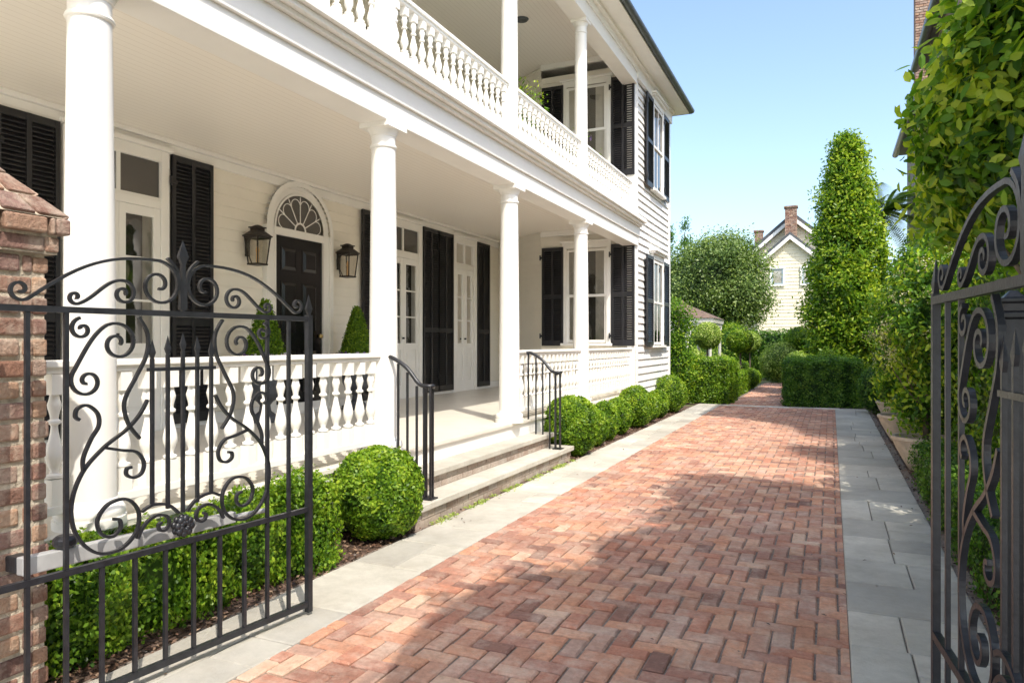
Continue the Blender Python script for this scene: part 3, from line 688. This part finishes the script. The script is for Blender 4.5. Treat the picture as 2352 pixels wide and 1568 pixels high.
def gate(loc,rot,label,rw=.0125,rd=.017,dc=.015,th=.016,bt=.008):
    e=thing('iron_gate',label,'gate',loc,'driveway gates')
    L=1.506; C=L/2+dc; sp_=L/11
    fr=MB()
    for x in (0,L): fr.box(x-th,x+th,-th,th,.02,1.60); spear(fr,x,1.60,.11,.02)
    fr.box(th,L-th,-.011,.011,1.567,1.591); fr.box(th,L-th,-.011,.011,.554,.578); fr.box(th,L-th,-.012,.012,.05,.078)
    fr.obj('gate_frame',IRON,e,loc,rot)
    br=MB()
    for k in range(1,11):
        x=k*sp_; t=bt
        br.box(x-t,x+t,-t,t,.078,.554)
        if k in (1,2,9,10): br.box(x-t,x+t,-t,t,.578,1.567)
    for i in range(-2,3):
        x=C+i*.072; t=bt-.001; zt=1.385+.03*(2-abs(i))*.5
        br.box(x-t,x+t,-t,t,.70+.03*abs(i),zt); spear(br,x,zt,.085,.014)
    br.box(C-.165,C+.165,-.007,.007,1.33,1.345)
    br.obj('gate_bar',IRON,e,loc,rot)
    cs=[]
    cs.append(scroll((.115,1.70),.105,92,-1,(.655,1.648),.042,232,-1,1.5,1.2,1.25))
    cs.append(cat([(.012,1.60),(.012,1.68),(.03,1.77),(.075,1.82)]))
    cs.append(scroll((.27,1.655),.052,100,-1,(.46,1.63),.028,250,-1,1.3,1.0,1.1))
    cs.append(scroll((.295,1.45),.085,60,-1,(.415,1.30),.065,30,1,1.4,1.3,.9))
    cs.append(cat([(.205,1.56),(.165,1.49),(.17,1.40),(.215,1.31),(.265,1.21),(.25,1.12),(.20,1.05)]))
    cs.append(cat([(.165,1.21),(.20,1.15),(.26,1.09),(.35,1.03),(.435,.94),(.475,.82),(.455,.70),(.38,.615),(.285,.605),(.215,.66),(.205,.745),(.255,.805),(.33,.80),(.375,.745),(.36,.685),(.315,.665),(.283,.69),(.285,.725),(.312,.735)]))
    cs.append(cat([(.445,1.15),(.46,1.165),(.452,1.195),(.415,1.205),(.375,1.17),(.37,1.12),(.40,1.07),(.43,1.0),(.43,.95)]))
    cs.append(cat([(.235,.935),(.255,.93),(.255,.905),(.225,.89),(.19,.905),(.182,.95),(.215,.995),(.275,1.01),(.35,1.03)]))
    cs.append(cat([(.10,.675),(.115,.668),(.11,.645),(.085,.64),(.065,.665),(.08,.70),(.13,.71),(.18,.68),(.21,.63)]))
    cs.append(cat([(.02,.70),(.07,.745),(.14,.76),(.19,.74)]))
    cs.append(spiral((.435,1.505),.045,math.radians(80),1,1.2))
    s=MB()
    for c in cs:
        for sg in (1,-1):
            pts=[(C+sg*x,z) for x,z in c]
            s.ribbon(pts,rw,rd)
    s.box(C-.009,C+.009,-.009,.009,1.593,1.80); spear(s,C,1.80,.11,.024)
    s.obj('scrollwork',IRON,e,loc,rot)
    r=MB()
    for i in range(8):
        a=2*pi*i/8
        for rr,sz in ((.032,.018),(.017,.014)):
            cx,cz=rr*math.cos(a+rr*20),rr*math.sin(a+rr*20)
            for sy in (-1,1):
                q=MB(); q.lathe([(.001,-sz),(sz*.7,-sz*.7),(sz,0),(sz*.7,sz*.7),(.001,sz)],seg=8)
                r.add([(C+cx+v[0],sy*.014+v[1]*.8*(1 if rr>.02 else 1.4),.64+cz+v[2]) for v in q.v],q.f)
    r.obj('rosette',IRON,e,loc,rot,smooth=60)
    return e
g1=gate((-2.721,1.524,0),math.atan2(1,.1174),'black wrought iron gate leaf open beside a brick pillar',.0115,.016,.015,.015)
g2=gate((.44,1.0,0),math.atan2(1.50,-.15),'black wrought iron gate leaf open beside leafy shrubs',.014,.016,0,.011,.0065)
m=MB(); ax,ay,bx,by=-2.815,1.70,-2.67,2.62
m.add([(ax-.022,ay,.565),(ax+.022,ay,.565),(ax+.022,ay,.635),(ax-.022,ay,.635),(bx-.018,by,.575),(bx+.018,by,.575),(bx+.018,by,.628),(bx-.018,by,.628)],[(0,1,2,3),(7,6,5,4),(0,4,5,1),(1,5,6,2),(2,6,7,3),(3,7,4,0)])
m.tube([(-2.67,2.62,.60),(-2.64,2.80,.598)],.013,8)
m.obj('opener_arm',STEEL,g1,bevel=.006)
m=MB(); m.box(-2.905,-2.84,1.70,1.76,.57,.63); m.lathe([(.03,.636),(.045,.65),(.045,.672),(.03,.685)],-2.79,1.86,16); m.obj('bracket',IRON,g1,bevel=.004)
m=MB(); m.tube([(-2.90,1.56,.50),(-2.73,1.55,.50)],.016,8); m.obj('hinge',IRON,g1)
m=MB(); m.tube([(-2.90,1.56,1.45),(-2.73,1.55,1.45)],.016,8); m.obj('hinge',IRON,g1)
m=MB(); x,y=.535,2.75; m.box(x-.027,x+.027,y-.027,y+.027,0,1.53); m.box(x-.038,x+.038,y-.038,y+.038,1.53,1.55); m.frustum(x,y,1.55,.032,1.58,.034); m.frustum(x,y,1.58,.043,1.595,.043); m.frustum(x,y,1.595,.032,1.62,.01)
o=m.obj('iron_post',IRON,bevel=.004); tag(o,'square black iron post with stepped cap beside the gate','post')
# pillar
e=thing('brick_pillar','old red brick gate pillar with pyramidal brick cap','pillar',(-3.12,1.66,0))
b=MB(); hx=.21; cx,cy=-3.12,1.66
def bricksq(mb,h,z0,z1,off,n=2):
    l=2*h/n
    for sd in range(4):
        a=-h-(l/2 if off else 0)
        while a<h-.01:
            s=max(a,-h);t=min(a+l,h)
            if t-s>.02:
                mb.cur=R.random(); j=R.uniform(-.005,.006); s2=s+(.007 if s>-h+.01 else 0)+R.uniform(-.001,.003);t2=t-(.007 if t<h-.01 else 0)-R.uniform(-.001,.003); Z0=z0+R.uniform(0,.004);Z1=z1-R.uniform(0,.004)
                if sd==0: mb.box(cx+s2,cx+t2,cy-h-j,cy-h+.06,Z0,Z1)
                elif sd==1: mb.box(cx+s2,cx+t2,cy+h+j,cy+h-.06,Z0,Z1)
                elif sd==2: mb.box(cx-h-j,cx-h+.06,cy+max(s2,-h+.062),cy+min(t2,h-.062),Z0,Z1)
                else: mb.box(cx+h+j,cx+h-.06,cy+max(s2,-h+.062),cy+min(t2,h-.062),Z0,Z1)
            a+=l
z=-.02;i=0
while z<1.80: bricksq(b,hx,z+.007,z+.076,i%2); z+=.083;i+=1
b.obj('shaft',PBRICK,e,bevel=.009)
c=MB(); c.box(cx-hx+.010,cx+hx-.010,cy-hx+.010,cy+hx-.010,-.02,1.81); c.obj('mortar_joint',MORTAR,e)
b=MB(); 
bricksq(b,hx+.03,1.815,1.88,0,2); bricksq(b,hx+.06,1.888,1.955,1,3)
for sd in range(4):
    for row in range(3):
        t0=row/3;t1=(row+1)/3
        h0=(hx+.06)*(1-t0*.86); h1=(hx+.06)*(1-t1*.86); z0=1.962+.25*t0+.006; z1=1.962+.25*t1
        n=max(1,4-row); 
        for k in range(n):
            a0=-h0+2*h0*k/n+.005;a1=-h0+2*h0*(k+1)/n-.005;c0=-h1+2*h1*k/n+.004;c1=-h1+2*h1*(k+1)/n-.004
            b.cur=R.random(); j=R.uniform(-.003,.003); M4=Matrix.Rotation(sd*pi/2,4,'Z'); u=lambda:R.uniform(-.003,.003)
            pts=[(a0+u(),-h0-j,z0+u()),(a1+u(),-h0-j+u(),z0),(c1+u(),-h1-j,z1+u()),(c0,-h1-j+u(),z1),(a0,-h0+.05,z0-.03),(a1,-h0+.05,z0-.03),(c1,-h1+.04,z1-.03),(c0,-h1+.04,z1-.03)]
            pts=[M4@Vector(p)+Vector((cx,cy,0)) for p in pts]
            b.add(pts,[(0,1,2,3),(7,6,5,4),(0,4,5,1),(1,5,6,2),(2,6,7,3),(3,7,4,0)])
capo=b.obj('cap',PBRICK,e,bevel=.008)
c=MB(); c.box(cx-hx-.022,cx+hx+.022,cy-hx-.022,cy+hx+.022,1.81,1.957)
c.frustum(cx,cy,1.957,hx+.050,2.205,.036); c.obj('cap_mortar',MORTAR,capo)
# ------------------------------------------------------------ boxwoods
G='boxwood shrubs along the porch'
def hedge(name,bx,n,L,W,mat,label,rr=.08,amp=.025,group=None,nz=.016):
    o=place(fastmesh(name,box_pieces(bx,n,L,W,rr,amp,7,nz),mat),name); return tag(o,label,'hedge',group)
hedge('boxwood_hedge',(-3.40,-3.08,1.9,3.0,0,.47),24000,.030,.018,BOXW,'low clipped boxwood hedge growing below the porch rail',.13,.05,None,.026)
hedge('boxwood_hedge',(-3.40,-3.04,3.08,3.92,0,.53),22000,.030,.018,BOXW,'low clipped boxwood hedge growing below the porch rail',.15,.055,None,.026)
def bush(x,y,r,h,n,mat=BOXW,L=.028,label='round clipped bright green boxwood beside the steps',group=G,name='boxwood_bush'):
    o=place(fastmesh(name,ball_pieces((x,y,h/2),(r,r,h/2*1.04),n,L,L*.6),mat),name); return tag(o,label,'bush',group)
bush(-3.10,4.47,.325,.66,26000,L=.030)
bush(-3.10,8.80,.35,.76,16000,L=.034,label='large round clipped boxwood beside the stone steps')
for y,r,h in ((9.75,.22,.52),(10.4,.21,.54),(11.15,.23,.55),(12.2,.32,.68),(13.1,.24,.52),(13.9,.23,.52),(15.1,.36,.76)):
    bush(-3.12+R.uniform(-.02,.02),y,r,h,7000,L=.036,label='round clipped boxwood in the bed along the house')
hedge('box_hedge',(-3.75,-2.2,17.6,18.9,0,1.06),24000,.05,.03,BOXW,'tall square clipped hedge beside the garden path',.1,.02)
hedge('box_hedge',(-.98,.62,17.55,18.8,0,1.04),26000,.05,.03,DHG,'dark square clipped hedge at the end of the driveway',.08,.03,None,.03)
hedge('box_hedge',(-2.75,-2.3,19.6,23,0,.62),9000,.05,.03,BOXW,'low clipped hedge edging the garden path',.08,.02)
hedge('box_hedge',(-4.2,-2.6,24.2,26,0,.8),9000,.05,.03,BOXW,'clipped hedge beside the garden path',.1,.03)
hedge('box_hedge',(-.6,.5,19.8,26,0,1.1),12000,.06,.04,BOXW,'clipped hedge behind the driveway end',.1,.03)
hedge('box_hedge',(-9,4,30.5,31.4,0,1.9),34000,.09,.05,DHG,'tall boundary hedge at the back of the garden',.2,.08)
hedge('low_hedge',(.80,1.15,4.3,8.4,0,.44),18000,.034,.022,DHG,'low dark green hedge beside the stone border',.1,.04)
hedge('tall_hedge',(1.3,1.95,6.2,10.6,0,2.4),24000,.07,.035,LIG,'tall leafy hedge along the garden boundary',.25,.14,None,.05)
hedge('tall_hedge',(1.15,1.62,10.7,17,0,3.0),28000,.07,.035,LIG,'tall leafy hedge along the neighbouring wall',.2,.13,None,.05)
bush(1.18,3.35,.44,1.9,9000,LIG,.075,'leafy privet shrub growing behind the open gate',None,'privet_shrub')
bush(1.25,4.35,.42,1.5,7000,LIG,.075,'leafy privet shrub growing beside the stone border',None,'privet_shrub')
bush(1.05,2.45,.36,1.3,7000,LIG,.07,'leafy privet shrub growing behind the open gate',None,'privet_shrub')
def standard(x,y,zc,r,mat,label,n=5500,L=.05,name='topiary_tree'):
    e=thing(name,label,'tree',(x,y,0)); trunk('trunk',e,[(x,y,0),(x+.02,y,zc*.5),(x,y,zc)],[.04,.03,.025])
    place(fastmesh('crown',ball_pieces((x,y,zc),(r,r,r*.9),n,L,L*.6,6,.04),mat),'crown',e)
standard(-3.2,20.6,1.66,.40,YEL,'round clipped standard topiary with bright green ball crown')
standard(-2.6,23.2,1.5,.40,BOXW,'small standard tree with clipped ball crown')
standard(-1.05,28.4,1.6,.5,BOXW,'round clipped topiary behind the garden hedge')
standard(-2.9,29.0,1.5,.45,YEL,'round clipped topiary before the boundary hedge')
standard(-4.3,29.2,1.35,.5,BOXW,'round clipped topiary in front of the boundary hedge')
bush(-2.95,22.0,.5,1.05,5000,YEL,.05,'bright rounded shrub in the garden',None,'garden_shrub')
bush(-1.7,28.0,.75,1.45,6000,YEL,.06,'pale variegated shrub beside the garden path',None,'garden_shrub')
bush(-.8,20.4,.40,1.2,4500,YEL,.05,'rounded pale green shrub behind the clipped hedge',None,'garden_shrub')
bush(-.1,20.0,.40,1.25,4500,BOXW,.05,'rounded green shrub behind the clipped hedge',None,'garden_shrub')
bush(-4.2,26.4,.7,1.4,4500,BOXW,.06,'bright rounded shrub in the garden',None,'garden_shrub')
bush(-3.45,19.5,.42,1.3,4500,YEL,.05,'bright yellow green shrub behind the clipped hedge',None,'garden_shrub')
bush(-3.6,29.6,.9,2.2,6000,MAG,.07,'tall rounded shrub before the boundary hedge',None,'garden_shrub')
bush(-5.3,29.8,1.0,2.6,6000,MAG,.07,'tall rounded shrub before the boundary hedge',None,'garden_shrub')
for x,y in ((-2.45,23.9),(-2.5,25.4),(-.75,27.2),(-.8,22.6)): bush(x,y,.34,.58,2500,BOXW,.05,'low rounded boxwood edging the garden path',None,'garden_shrub')
e=thing('columnar_shrub','tall narrow climbing shrub at the house corner','shrub',(-3.35,17.2,0))
C=np.stack([-3.35+rng.normal(size=120)*.16,17.2+rng.normal(size=120)*.16,rng.uniform(.3,2.35,120)],1); CN=nrm((C-np.array([-3.35,17.2,0]))*np.array([1,1,.05])+1e-3)
place(fastmesh('foliage',[cluster_pieces(C,CN,.11,60,.07,.035,bias=.08)],MAG),'foliage',e); trunk('trunk',e,[(-3.35,17.2,0),(-3.33,17.2,1.2),(-3.35,17.2,2.2)],[.05,.04,.02])
# conical tree
TX,TY=.40,21.6
e=thing('conical_tree','tall conical evergreen tree with bright sunlit foliage','tree',(TX,TY,0))
m_=900; t=rng.random(m_)**1.05; z=.8+6.2*t
prof=.82*np.interp(t,[0,.12,.3,.5,.7,.85,.95,1],[.80,1.05,1.08,.94,.70,.46,.22,.05])
a=rng.random(m_)*2*pi; rr=prof*(1-.35*rng.random(m_)**2)*(1+.17*np.sin(a*3+z*2)+.16*np.sin(z*6+a*2))
C=np.stack([TX+rr*np.cos(a),TY+rr*np.sin(a),z],1); CN=nrm(np.stack([np.cos(a),np.sin(a),np.full(m_,.45)],1))
cone=MB(); cone.lathe([(.36,.9),(.46,1.5),(.47,2.8),(.38,4.2),(.22,5.6),(.05,6.5)],TX,TY,14)
V=np.array(cone.v); F=np.array([f for f in cone.f if len(f)==4])
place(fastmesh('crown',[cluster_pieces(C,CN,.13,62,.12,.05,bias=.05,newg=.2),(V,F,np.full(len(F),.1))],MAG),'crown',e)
trunk('trunk',e,[(TX,TY,0),(TX+.02,TY,2.5),(TX,TY,6.6)],[.12,.09,.02],limbs_from((TX,TY),7,1.0,.7,.035))
# round background tree
e=thing('oak_tree','broad rounded evergreen oak tree beyond the garden','tree',(-4.6,31.8,0))
Cs=[];Ns=[];pcs=[]
for c,r,k in (((-4.7,32.2,4.2),(1.8,1.8,1.75),330),((-5.7,32,3.6),(1.2,1.2,1.4),150),((-3.6,32,3.7),(1.15,1.1,1.4),170),((-4.2,32.2,5.2),(1.1,1.1,.9),100),((-4.9,32.2,2.7),(1.9,1.2,.9),170)):
    C,CN=ell_clusters(c,r,k,.4,.2); Cs.append(C);Ns.append(CN); pcs.append(core(c,np.array(r)*.66))
place(fastmesh('crown',[cluster_pieces(np.concatenate(Cs),np.concatenate(Ns),.24,70,.14,.065,bias=.06)]+pcs,OLV),'crown',e)
trunk('trunk',e,[(-4.6,32,0),(-4.55,32,1.5),(-4.6,32,3.6)],[.25,.2,.1],limbs_from((-4.6,32),7,1.6,1.7,.1))
for x,y,h in ((-8.7,42,8.3),(-8.0,43,9.0),(-7.6,42,7.6)):
    e=thing('cypress_tree','slender dark upright cypress beyond the house','tree',(x,y,0))
    k=70; zz=rng.uniform(1,h,k); a=rng.random(k)*2*pi; rr=.3*(1-zz/h*.8)
    C=np.stack([x+rr*np.cos(a),y+rr*np.sin(a),zz],1); place(fastmesh('crown',[cluster_pieces(C,nrm(np.stack([np.cos(a),np.sin(a),a*0+.3],1)),.13,30,.16,.06)],DHG),'crown',e); trunk('trunk',e,[(x,y,0),(x,y,h*.9)],[.12,.02])
# privet trees
def privet(x,y,blobs,per,L,W,label,name='privet_tree',bl=True,hexa=True,sig=.11,ck=.74,newg=.12):
    e=thing(name,label,'tree',(x,y,0)); Cs=[];Ns=[]
    for c,r,k in blobs:
        C,CN=ell_clusters(c,r,k,.3,.10); Cs.append(C);Ns.append(CN)
    C=np.concatenate(Cs);CN=np.concatenate(Ns)
    pcs=[cluster_pieces(C,CN,sig,per,L,W,hexa,bias=.07,newg=newg)]
    for c,r,k in blobs: pcs.append(core(c,np.array(r)*ck))
    place(fastmesh('crown',pcs,LIG),'crown',e)
    z0=min(c[2] for c,r,k in blobs); top=max(c[2] for c,r,k in blobs)
    trunk('trunk',e,[(x,y,0),(x+.05,y+.03,z0*.6),(blobs[0][0][0],blobs[0][0][1],top)],[.07,.055,.02],limbs_from((x,y),5,.8,z0*.55,.035))
    if bl:
        k=rng.choice(len(C),size=max(6,len(C)//20),replace=False)
        Cb=C[k]+CN[k]*sig*1.1+np.array([0,0,.05])
        place(fastmesh('blossom',[cluster_pieces(Cb,CN[k],.03,45,.014,.012)],FLW),'blossom',e)
privet(1.4,4.9,[((1.28,4.9,2.85),(.72,.85,.80),340),((1.60,5.1,3.8),(.72,.85,1.0),340),((1.12,5.6,2.45),(.50,.65,.42),130),((1.75,4.2,3.4),(.85,.9,1.3),280)],58,.090,.040,'big glossy privet tree with yellow green new leaves over the gate',sig=.085,newg=.18)
privet(2.2,1.0,[((1.95,.6,4.1),(1.15,1.5,2.1),320),((2.0,2.3,3.9),(.85,1.05,1.9),260),((1.8,-1.3,4.1),(1.2,1.5,2.1),240)],18,.10,.05,'unseen privet tree beside the gate shaped to shade the driveway',bl=False,ck=.98,sig=.08)  # added out of view, dense crown shaped to cast the driveway shadow
def potted(x,y,zc,r,k,label):
    e=thing('potted_shrub',label,'potted plant',(x,y,0))
    m=MB(); m.lathe([(.16,0),(.18,.03),(.22,.1),(.30,.25),(.335,.34),(.35,.35),(.35,.385),(.31,.385),(.28,.33)],seg=28); m.obj('pot',TERRA,e,(x,y,0),smooth=35)
    C,CN=ell_clusters((x+.14,y,zc),r,k,.4,.14); C2,CN2=ell_clusters((x+.05,y,.75),(.32,.34,.24),36,.4)
    place(fastmesh('foliage',[cluster_pieces(np.concatenate([C,C2]),np.concatenate([CN,CN2]),.08,52,.075,.034,True,bias=.0,newg=.10),core((x+.14,y,zc),np.array(r)*.7)],LIG),'foliage',e)
    q=rng.choice(k,size=k//7,replace=False); place(fastmesh('blossom',[cluster_pieces(C[q]+CN[q]*.13,CN[q],.05,80,.022,.018)],FLW),'blossom',e)
    trunk('trunk',e,[(x,y,.3),(x+.03,y,.9),(x+.1,y,zc)],[.035,.03,.015],limbs_from((x,y),5,.5,.7,.018))
potted(.98,9.35,1.65,(.48,.6,.80),190,'flowering privet shrub in a stone pot on the bed')
potted(.98,12.0,1.7,(.5,.6,.9),170,'leafy privet shrub in a stone pot on the bed')
potted(1.1,14.8,1.6,(.5,.7,1.0),160,'leafy privet shrub in a stone pot on the bed')
bush(.95,16.6,.45,1.0,5000,DHG,.05,'dark rounded shrub beside the driveway end',None,'garden_shrub')
# palm
e=thing('palm_tree','palm tree with feathery arching fronds','tree',(1.45,25.5,0)); px,py,pz=1.45,25.5,5.6
trunk('trunk',e,[(px,py,0),(px+.05,py,2.7),(px,py,pz)],[.17,.14,.12])
pcs=[]
for i in range(44):
    a=2*pi*i/44+R.random()*.3; el=R.uniform(-.5,1.35); l=R.uniform(1.4,2.1); P=[]
    for k in range(36):
        t=k/35; hor=l*t*math.cos(el)+.05; zz=pz+l*t*math.sin(el)-1.1*t*t*(1-.3*el)
        for s in (-1,1):
            b0=np.array([px+hor*math.cos(a),py+hor*math.sin(a),zz]); sd=np.array([-math.sin(a)*s,math.cos(a)*s,-.35]); fw=np.array([math.cos(a),math.sin(a),0])*.5
            ln=.34*math.sin(pi*min(1,t*.9+.1))+.05; tip=b0+(sd+fw)*ln; wd=np.array([math.cos(a),math.sin(a),0])*.026
            P.append(np.array([b0-wd,b0+wd,tip+wd*.2,tip-wd*.2]))
    V=np.concatenate(P); F=np.arange(len(V)).reshape(-1,4); pcs.append((V,F,rng.random(len(F))*.6+.3))
place(fastmesh('fronds',pcs,PALM),'fronds',e)
# ------------------------------------------------------------ yellow house
e=thing('yellow_house','pale yellow clapboard house with white gable trim and brick chimneys','house',(-2,46,0))
b=MB()
def gabled(b,x0,x1,y,ez,az,pitch=.2):
    cxx=(x0+x1)/2; z=0
    while z<az:
        t=z+pitch
        def hw(zz): return (x1-x0)/2 if zz<=ez else (x1-x0)/2*max(0,(az-zz)/(az-ez))
        a,b2=hw(z),hw(min(t,az)); b.add([(cxx-a,y-.03,z),(cxx+a,y-.03,z),(cxx+b2,y-.008,t),(cxx-b2,y-.008,t)],[(0,1,2,3)]); b.add([(cxx-a,y-.008,z),(cxx+a,y-.008,z),(cxx+a,y-.03,z),(cxx-a,y-.03,z)],[(0,1,2,3)])
        z=t
gabled(b,-5.0,.8,46,6.5,9.0); gabled(b,-3.95,-.35,43.9,6.05,7.6)
b.box(-5,.8,46.01,54,0,6.5); b.box(-3.95,-.35,43.91,45.9,0,6.05)
b.obj('wall',YELLOW,e)
def roofg(b,x0,x1,y0,y1,ez,az,th=.12,ov=.3):
    cxx=(x0+x1)/2; sl=(az-ez)/((x1-x0)/2)
    for s,xe in ((-1,x0-ov),(1,x1+ov)):
        ze=ez-sl*ov; b.add([(xe,y0,ze),(cxx,y0,az),(cxx,y1,az),(xe,y1,ze),(xe,y0,ze+th),(cxx,y0,az+th),(cxx,y1,az+th),(xe,y1,ze+th)],[(0,1,2,3),(4,7,6,5),(0,4,5,1),(3,2,6,7),(0,3,7,4)])
def rake(b,x0,x1,y,ez,az,ov=.3,w=.2):
    cxx=(x0+x1)/2; sl=(az-ez)/((x1-x0)/2)
    for xe in (x0-ov,x1+ov):
        ze=ez-sl*ov; b.add([(xe,y,ze+.04),(cxx,y,az+.04),(cxx,y,az-w),(xe,y,ze-w),(xe,y+.05,ze+.04),(cxx,y+.05,az+.04),(cxx,y+.05,az-w),(xe,y+.05,ze-w)],[(0,1,2,3),(7,6,5,4),(0,4,5,1),(2,6,7,3)])
b=MB(); roofg(b,-5,.8,45.72,54,6.5,9.0,.3); b.obj('roof',ROOFM,e)
b=MB(); roofg(b,-3.95,-.35,43.62,46.2,6.05,7.6,.22); b.obj('roof',ROOFM,e)
b=MB(); rake(b,-5,.8,45.66,6.5,9.0); b.obj('gable_trim',WHITE,e)
b=MB(); rake(b,-3.95,-.35,43.56,6.05,7.6); b.obj('gable_trim',WHITE,e)
b=MB(); b.box(-5.03,-4.9,45.9,45.96,0,6.4); b.obj('corner_board',WHITE,e)
def brickbox(b,x0,x1,y0,y1,z0,z1):
    z=z0;i=0
    while z<z1-.04:
        brickrow(b,'x',y0,x0,x1,z+.006,z+.07,.05,.22,.11*(i%2))
        brickrow(b,'y',x1,y0+.06,y1,z+.006,z+.07,.05,.22,.11*(i%2))
        b.cur=.3; b.box(x0+.01,x1-.06,y0+.06,y1-.01,z,z+.08); z+=.08;i+=1
b=MB(); brickbox(b,-2.5,-1.85,45.0,45.6,7.0,9.45); b.cur=.1; b.box(-2.56,-1.79,44.94,45.66,9.46,9.55); b.obj('chimney',PBRICK,e)
b=MB(); brickbox(b,-4.45,-3.95,47.5,48,6.8,8.5); b.cur=.1; b.box(-4.5,-3.9,47.45,48.05,8.5,8.6); b.obj('chimney',PBRICK,e)
for x in (-3.15,-1.5):
    m=MB(); w,h=.62,.9; z0=4.85
    m.box(x-.1,x+w+.1,43.78,43.87,z0-.1,z0); m.box(x-.1,x,43.80,43.87,z0,z0+h); m.box(x+w,x+w+.1,43.80,43.87,z0,z0+h); m.box(x-.12,x+w+.12,43.78,43.87,z0+h,z0+h+.12)
    o=m.obj('window',WHITE,e)
    m=MB(); m.box(x,x+.07,43.82,43.86,z0,z0+h); m.box(x+w-.07,x+w,43.82,43.86,z0,z0+h); m.box(x+.07,x+w-.07,43.82,43.86,z0,z0+.07); m.box(x+.07,x+w-.07,43.82,43.86,z0+h-.07,z0+h); m.obj('frame',TRIMB,o)
    m=MB(); m.add([(x+.07,43.845,z0+.07),(x+w-.07,43.845,z0+.07),(x+w-.07,43.845,z0+h-.07),(x+.07,43.845,z0+h-.07)],[(0,1,2,3)]); m.obj('glass',GLASS,o)
    m=MB(); m.box(x+.07,x+w-.07,43.85,43.852,z0+.07,z0+h-.07); m.obj('interior',CURT,o)
# pavilion
x,y=-4.3,22.8; e=thing('garden_pavilion','small white garden pavilion with brown shingle roof','pavilion',(x,y,0))
b=MB(); b.frustum(x,y,2.20,1.15,2.68,.12); b.lathe([(.05,2.68),(.06,2.73),(.01,2.82)],x,y,8); b.obj('roof',BROWNR,e)
b=MB()
for sx in (-1,-.33,.33,1):
    for sy in (-1,1):
        b.lathe([(.07,0),(.07,.1),(.05,.12),(.045,1.85),(.07,1.9),(.07,1.96)],x+sx,y+sy,12)
b.frustum(x,y,1.96,1.06,2.06,1.08); b.frustum(x,y,2.061,1.10,2.195,1.13)
for i in range(3):
    xc=x-.667+.667*i
    pts=[(xc+.28*math.cos(t),1.62+.3*math.sin(t)) for t in np.linspace(0,pi,14)]
    rb=MB(); rb.ribbon(pts,.06,.05); b.add([(p[0],p[1]+y-1,p[2]) for p in rb.v],rb.f)
b.obj('arcade',WHITE,e,smooth=40)
# neighbour building
GB=simple('grey_brick',(.33,.25,.20),.9,.35,9,.8,20,bdist=.02)
e=thing('neighbouring_house','tall ivy covered brick neighbouring house with dark eaves','house',(3,16,0))
b=MB(); b.box(1.75,8,11.3,16.2,0,6.95); b.obj('wall',GB,e)
b=MB(); b.box(2.35,8,22.01,27.5,0,7.9); b.obj('wall',GB,e)
b=MB(); b.prism([(1.58,6.95),(1.58,7.10),(5,9.6),(8.2,7.4),(8.2,6.95)],11.1,16.4); b.obj('roof',ROOFM,e)
b=MB(); b.prism([(2.05,7.9),(2.05,8.05),(5,10),(8.2,8.0),(8.2,7.9)],21.8,27.8); b.obj('roof',ROOFM,e)
b=MB(); b.tube([(1.54,11.1,6.97),(1.54,16.4,6.97)],.08,10); b.obj('gutter',GUTTER,e,smooth=50)
b=MB(); b.tube([(2.02,21.8,7.93),(2.02,27.8,7.93)],.10,10); b.obj('gutter',GUTTER,e,smooth=50)
b=MB(); brickbox(b,2.32,2.80,24.6,25.2,7.9,12.6); b.obj('chimney',PBRICK,e)
n=12000; P=np.stack([rng.normal(size=n)*.03+1.70,rng.uniform(11.3,16.2,n),rng.uniform(0,6,n)],1); P=P[(P[:,2]<4.6+.9*np.sin(P[:,1]*1.1)+.5*np.sin(P[:,1]*3)) ]; n=len(P)
place(fastmesh('ivy',[leaves(P,np.tile([-1.,0,.2],(n,1)),.10,.09,np.clip(.4+rng.normal(size=n)*.2,0,1))],DHG),'ivy',e)
# ------------------------------------------------------------ light, world, camera
el=math.radians(53); az=math.radians(-42)
S=Vector((math.cos(el)*math.cos(az),math.cos(el)*math.sin(az),math.sin(el)))
sun=bpy.data.lights.new('sun','SUN'); sun.energy=5.0; sun.angle=math.radians(.5); sun.color=(1,.93,.83)
so=bpy.data.objects.new('sun',sun); col.objects.link(so); so.rotation_euler=S.to_track_quat('Z','Y').to_euler(); so.location=(10,-5,15)
w=bpy.data.worlds.new('World'); sc.world=w; w.use_nodes=True; nt=w.node_tree
sky=nt.nodes.new('ShaderNodeTexSky'); sky.sky_type='NISHITA'; sky.sun_disc=False; sky.sun_elevation=el; sky.sun_rotation=math.atan2(S.x,S.y)
sky.air_density=1.0; sky.dust_density=2.4; sky.ozone_density=1.6
mu=nt.nodes.new('ShaderNodeMix'); mu.data_type='RGBA'; mu.blend_type='MULTIPLY'; mu.inputs[0].default_value=1; mu.inputs[7].default_value=(2.35,2.35,2.3,1)
nt.links.new(sky.outputs[0],mu.inputs[6])
nt.links.new(mu.outputs[2],nt.nodes['Background'].inputs[0]); nt.nodes['Background'].inputs[1].default_value=.15
cam=bpy.data.cameras.new('camera'); cam.lens=25; cam.sensor_width=36; cam.clip_end=1000; cam.clip_start=.05; cam.shift_y=.0017
co=bpy.data.objects.new('camera',cam); col.objects.link(co); co.location=(0,0,1.45); co.rotation_euler=(pi/2,0,math.radians(24.17)); sc.camera=co
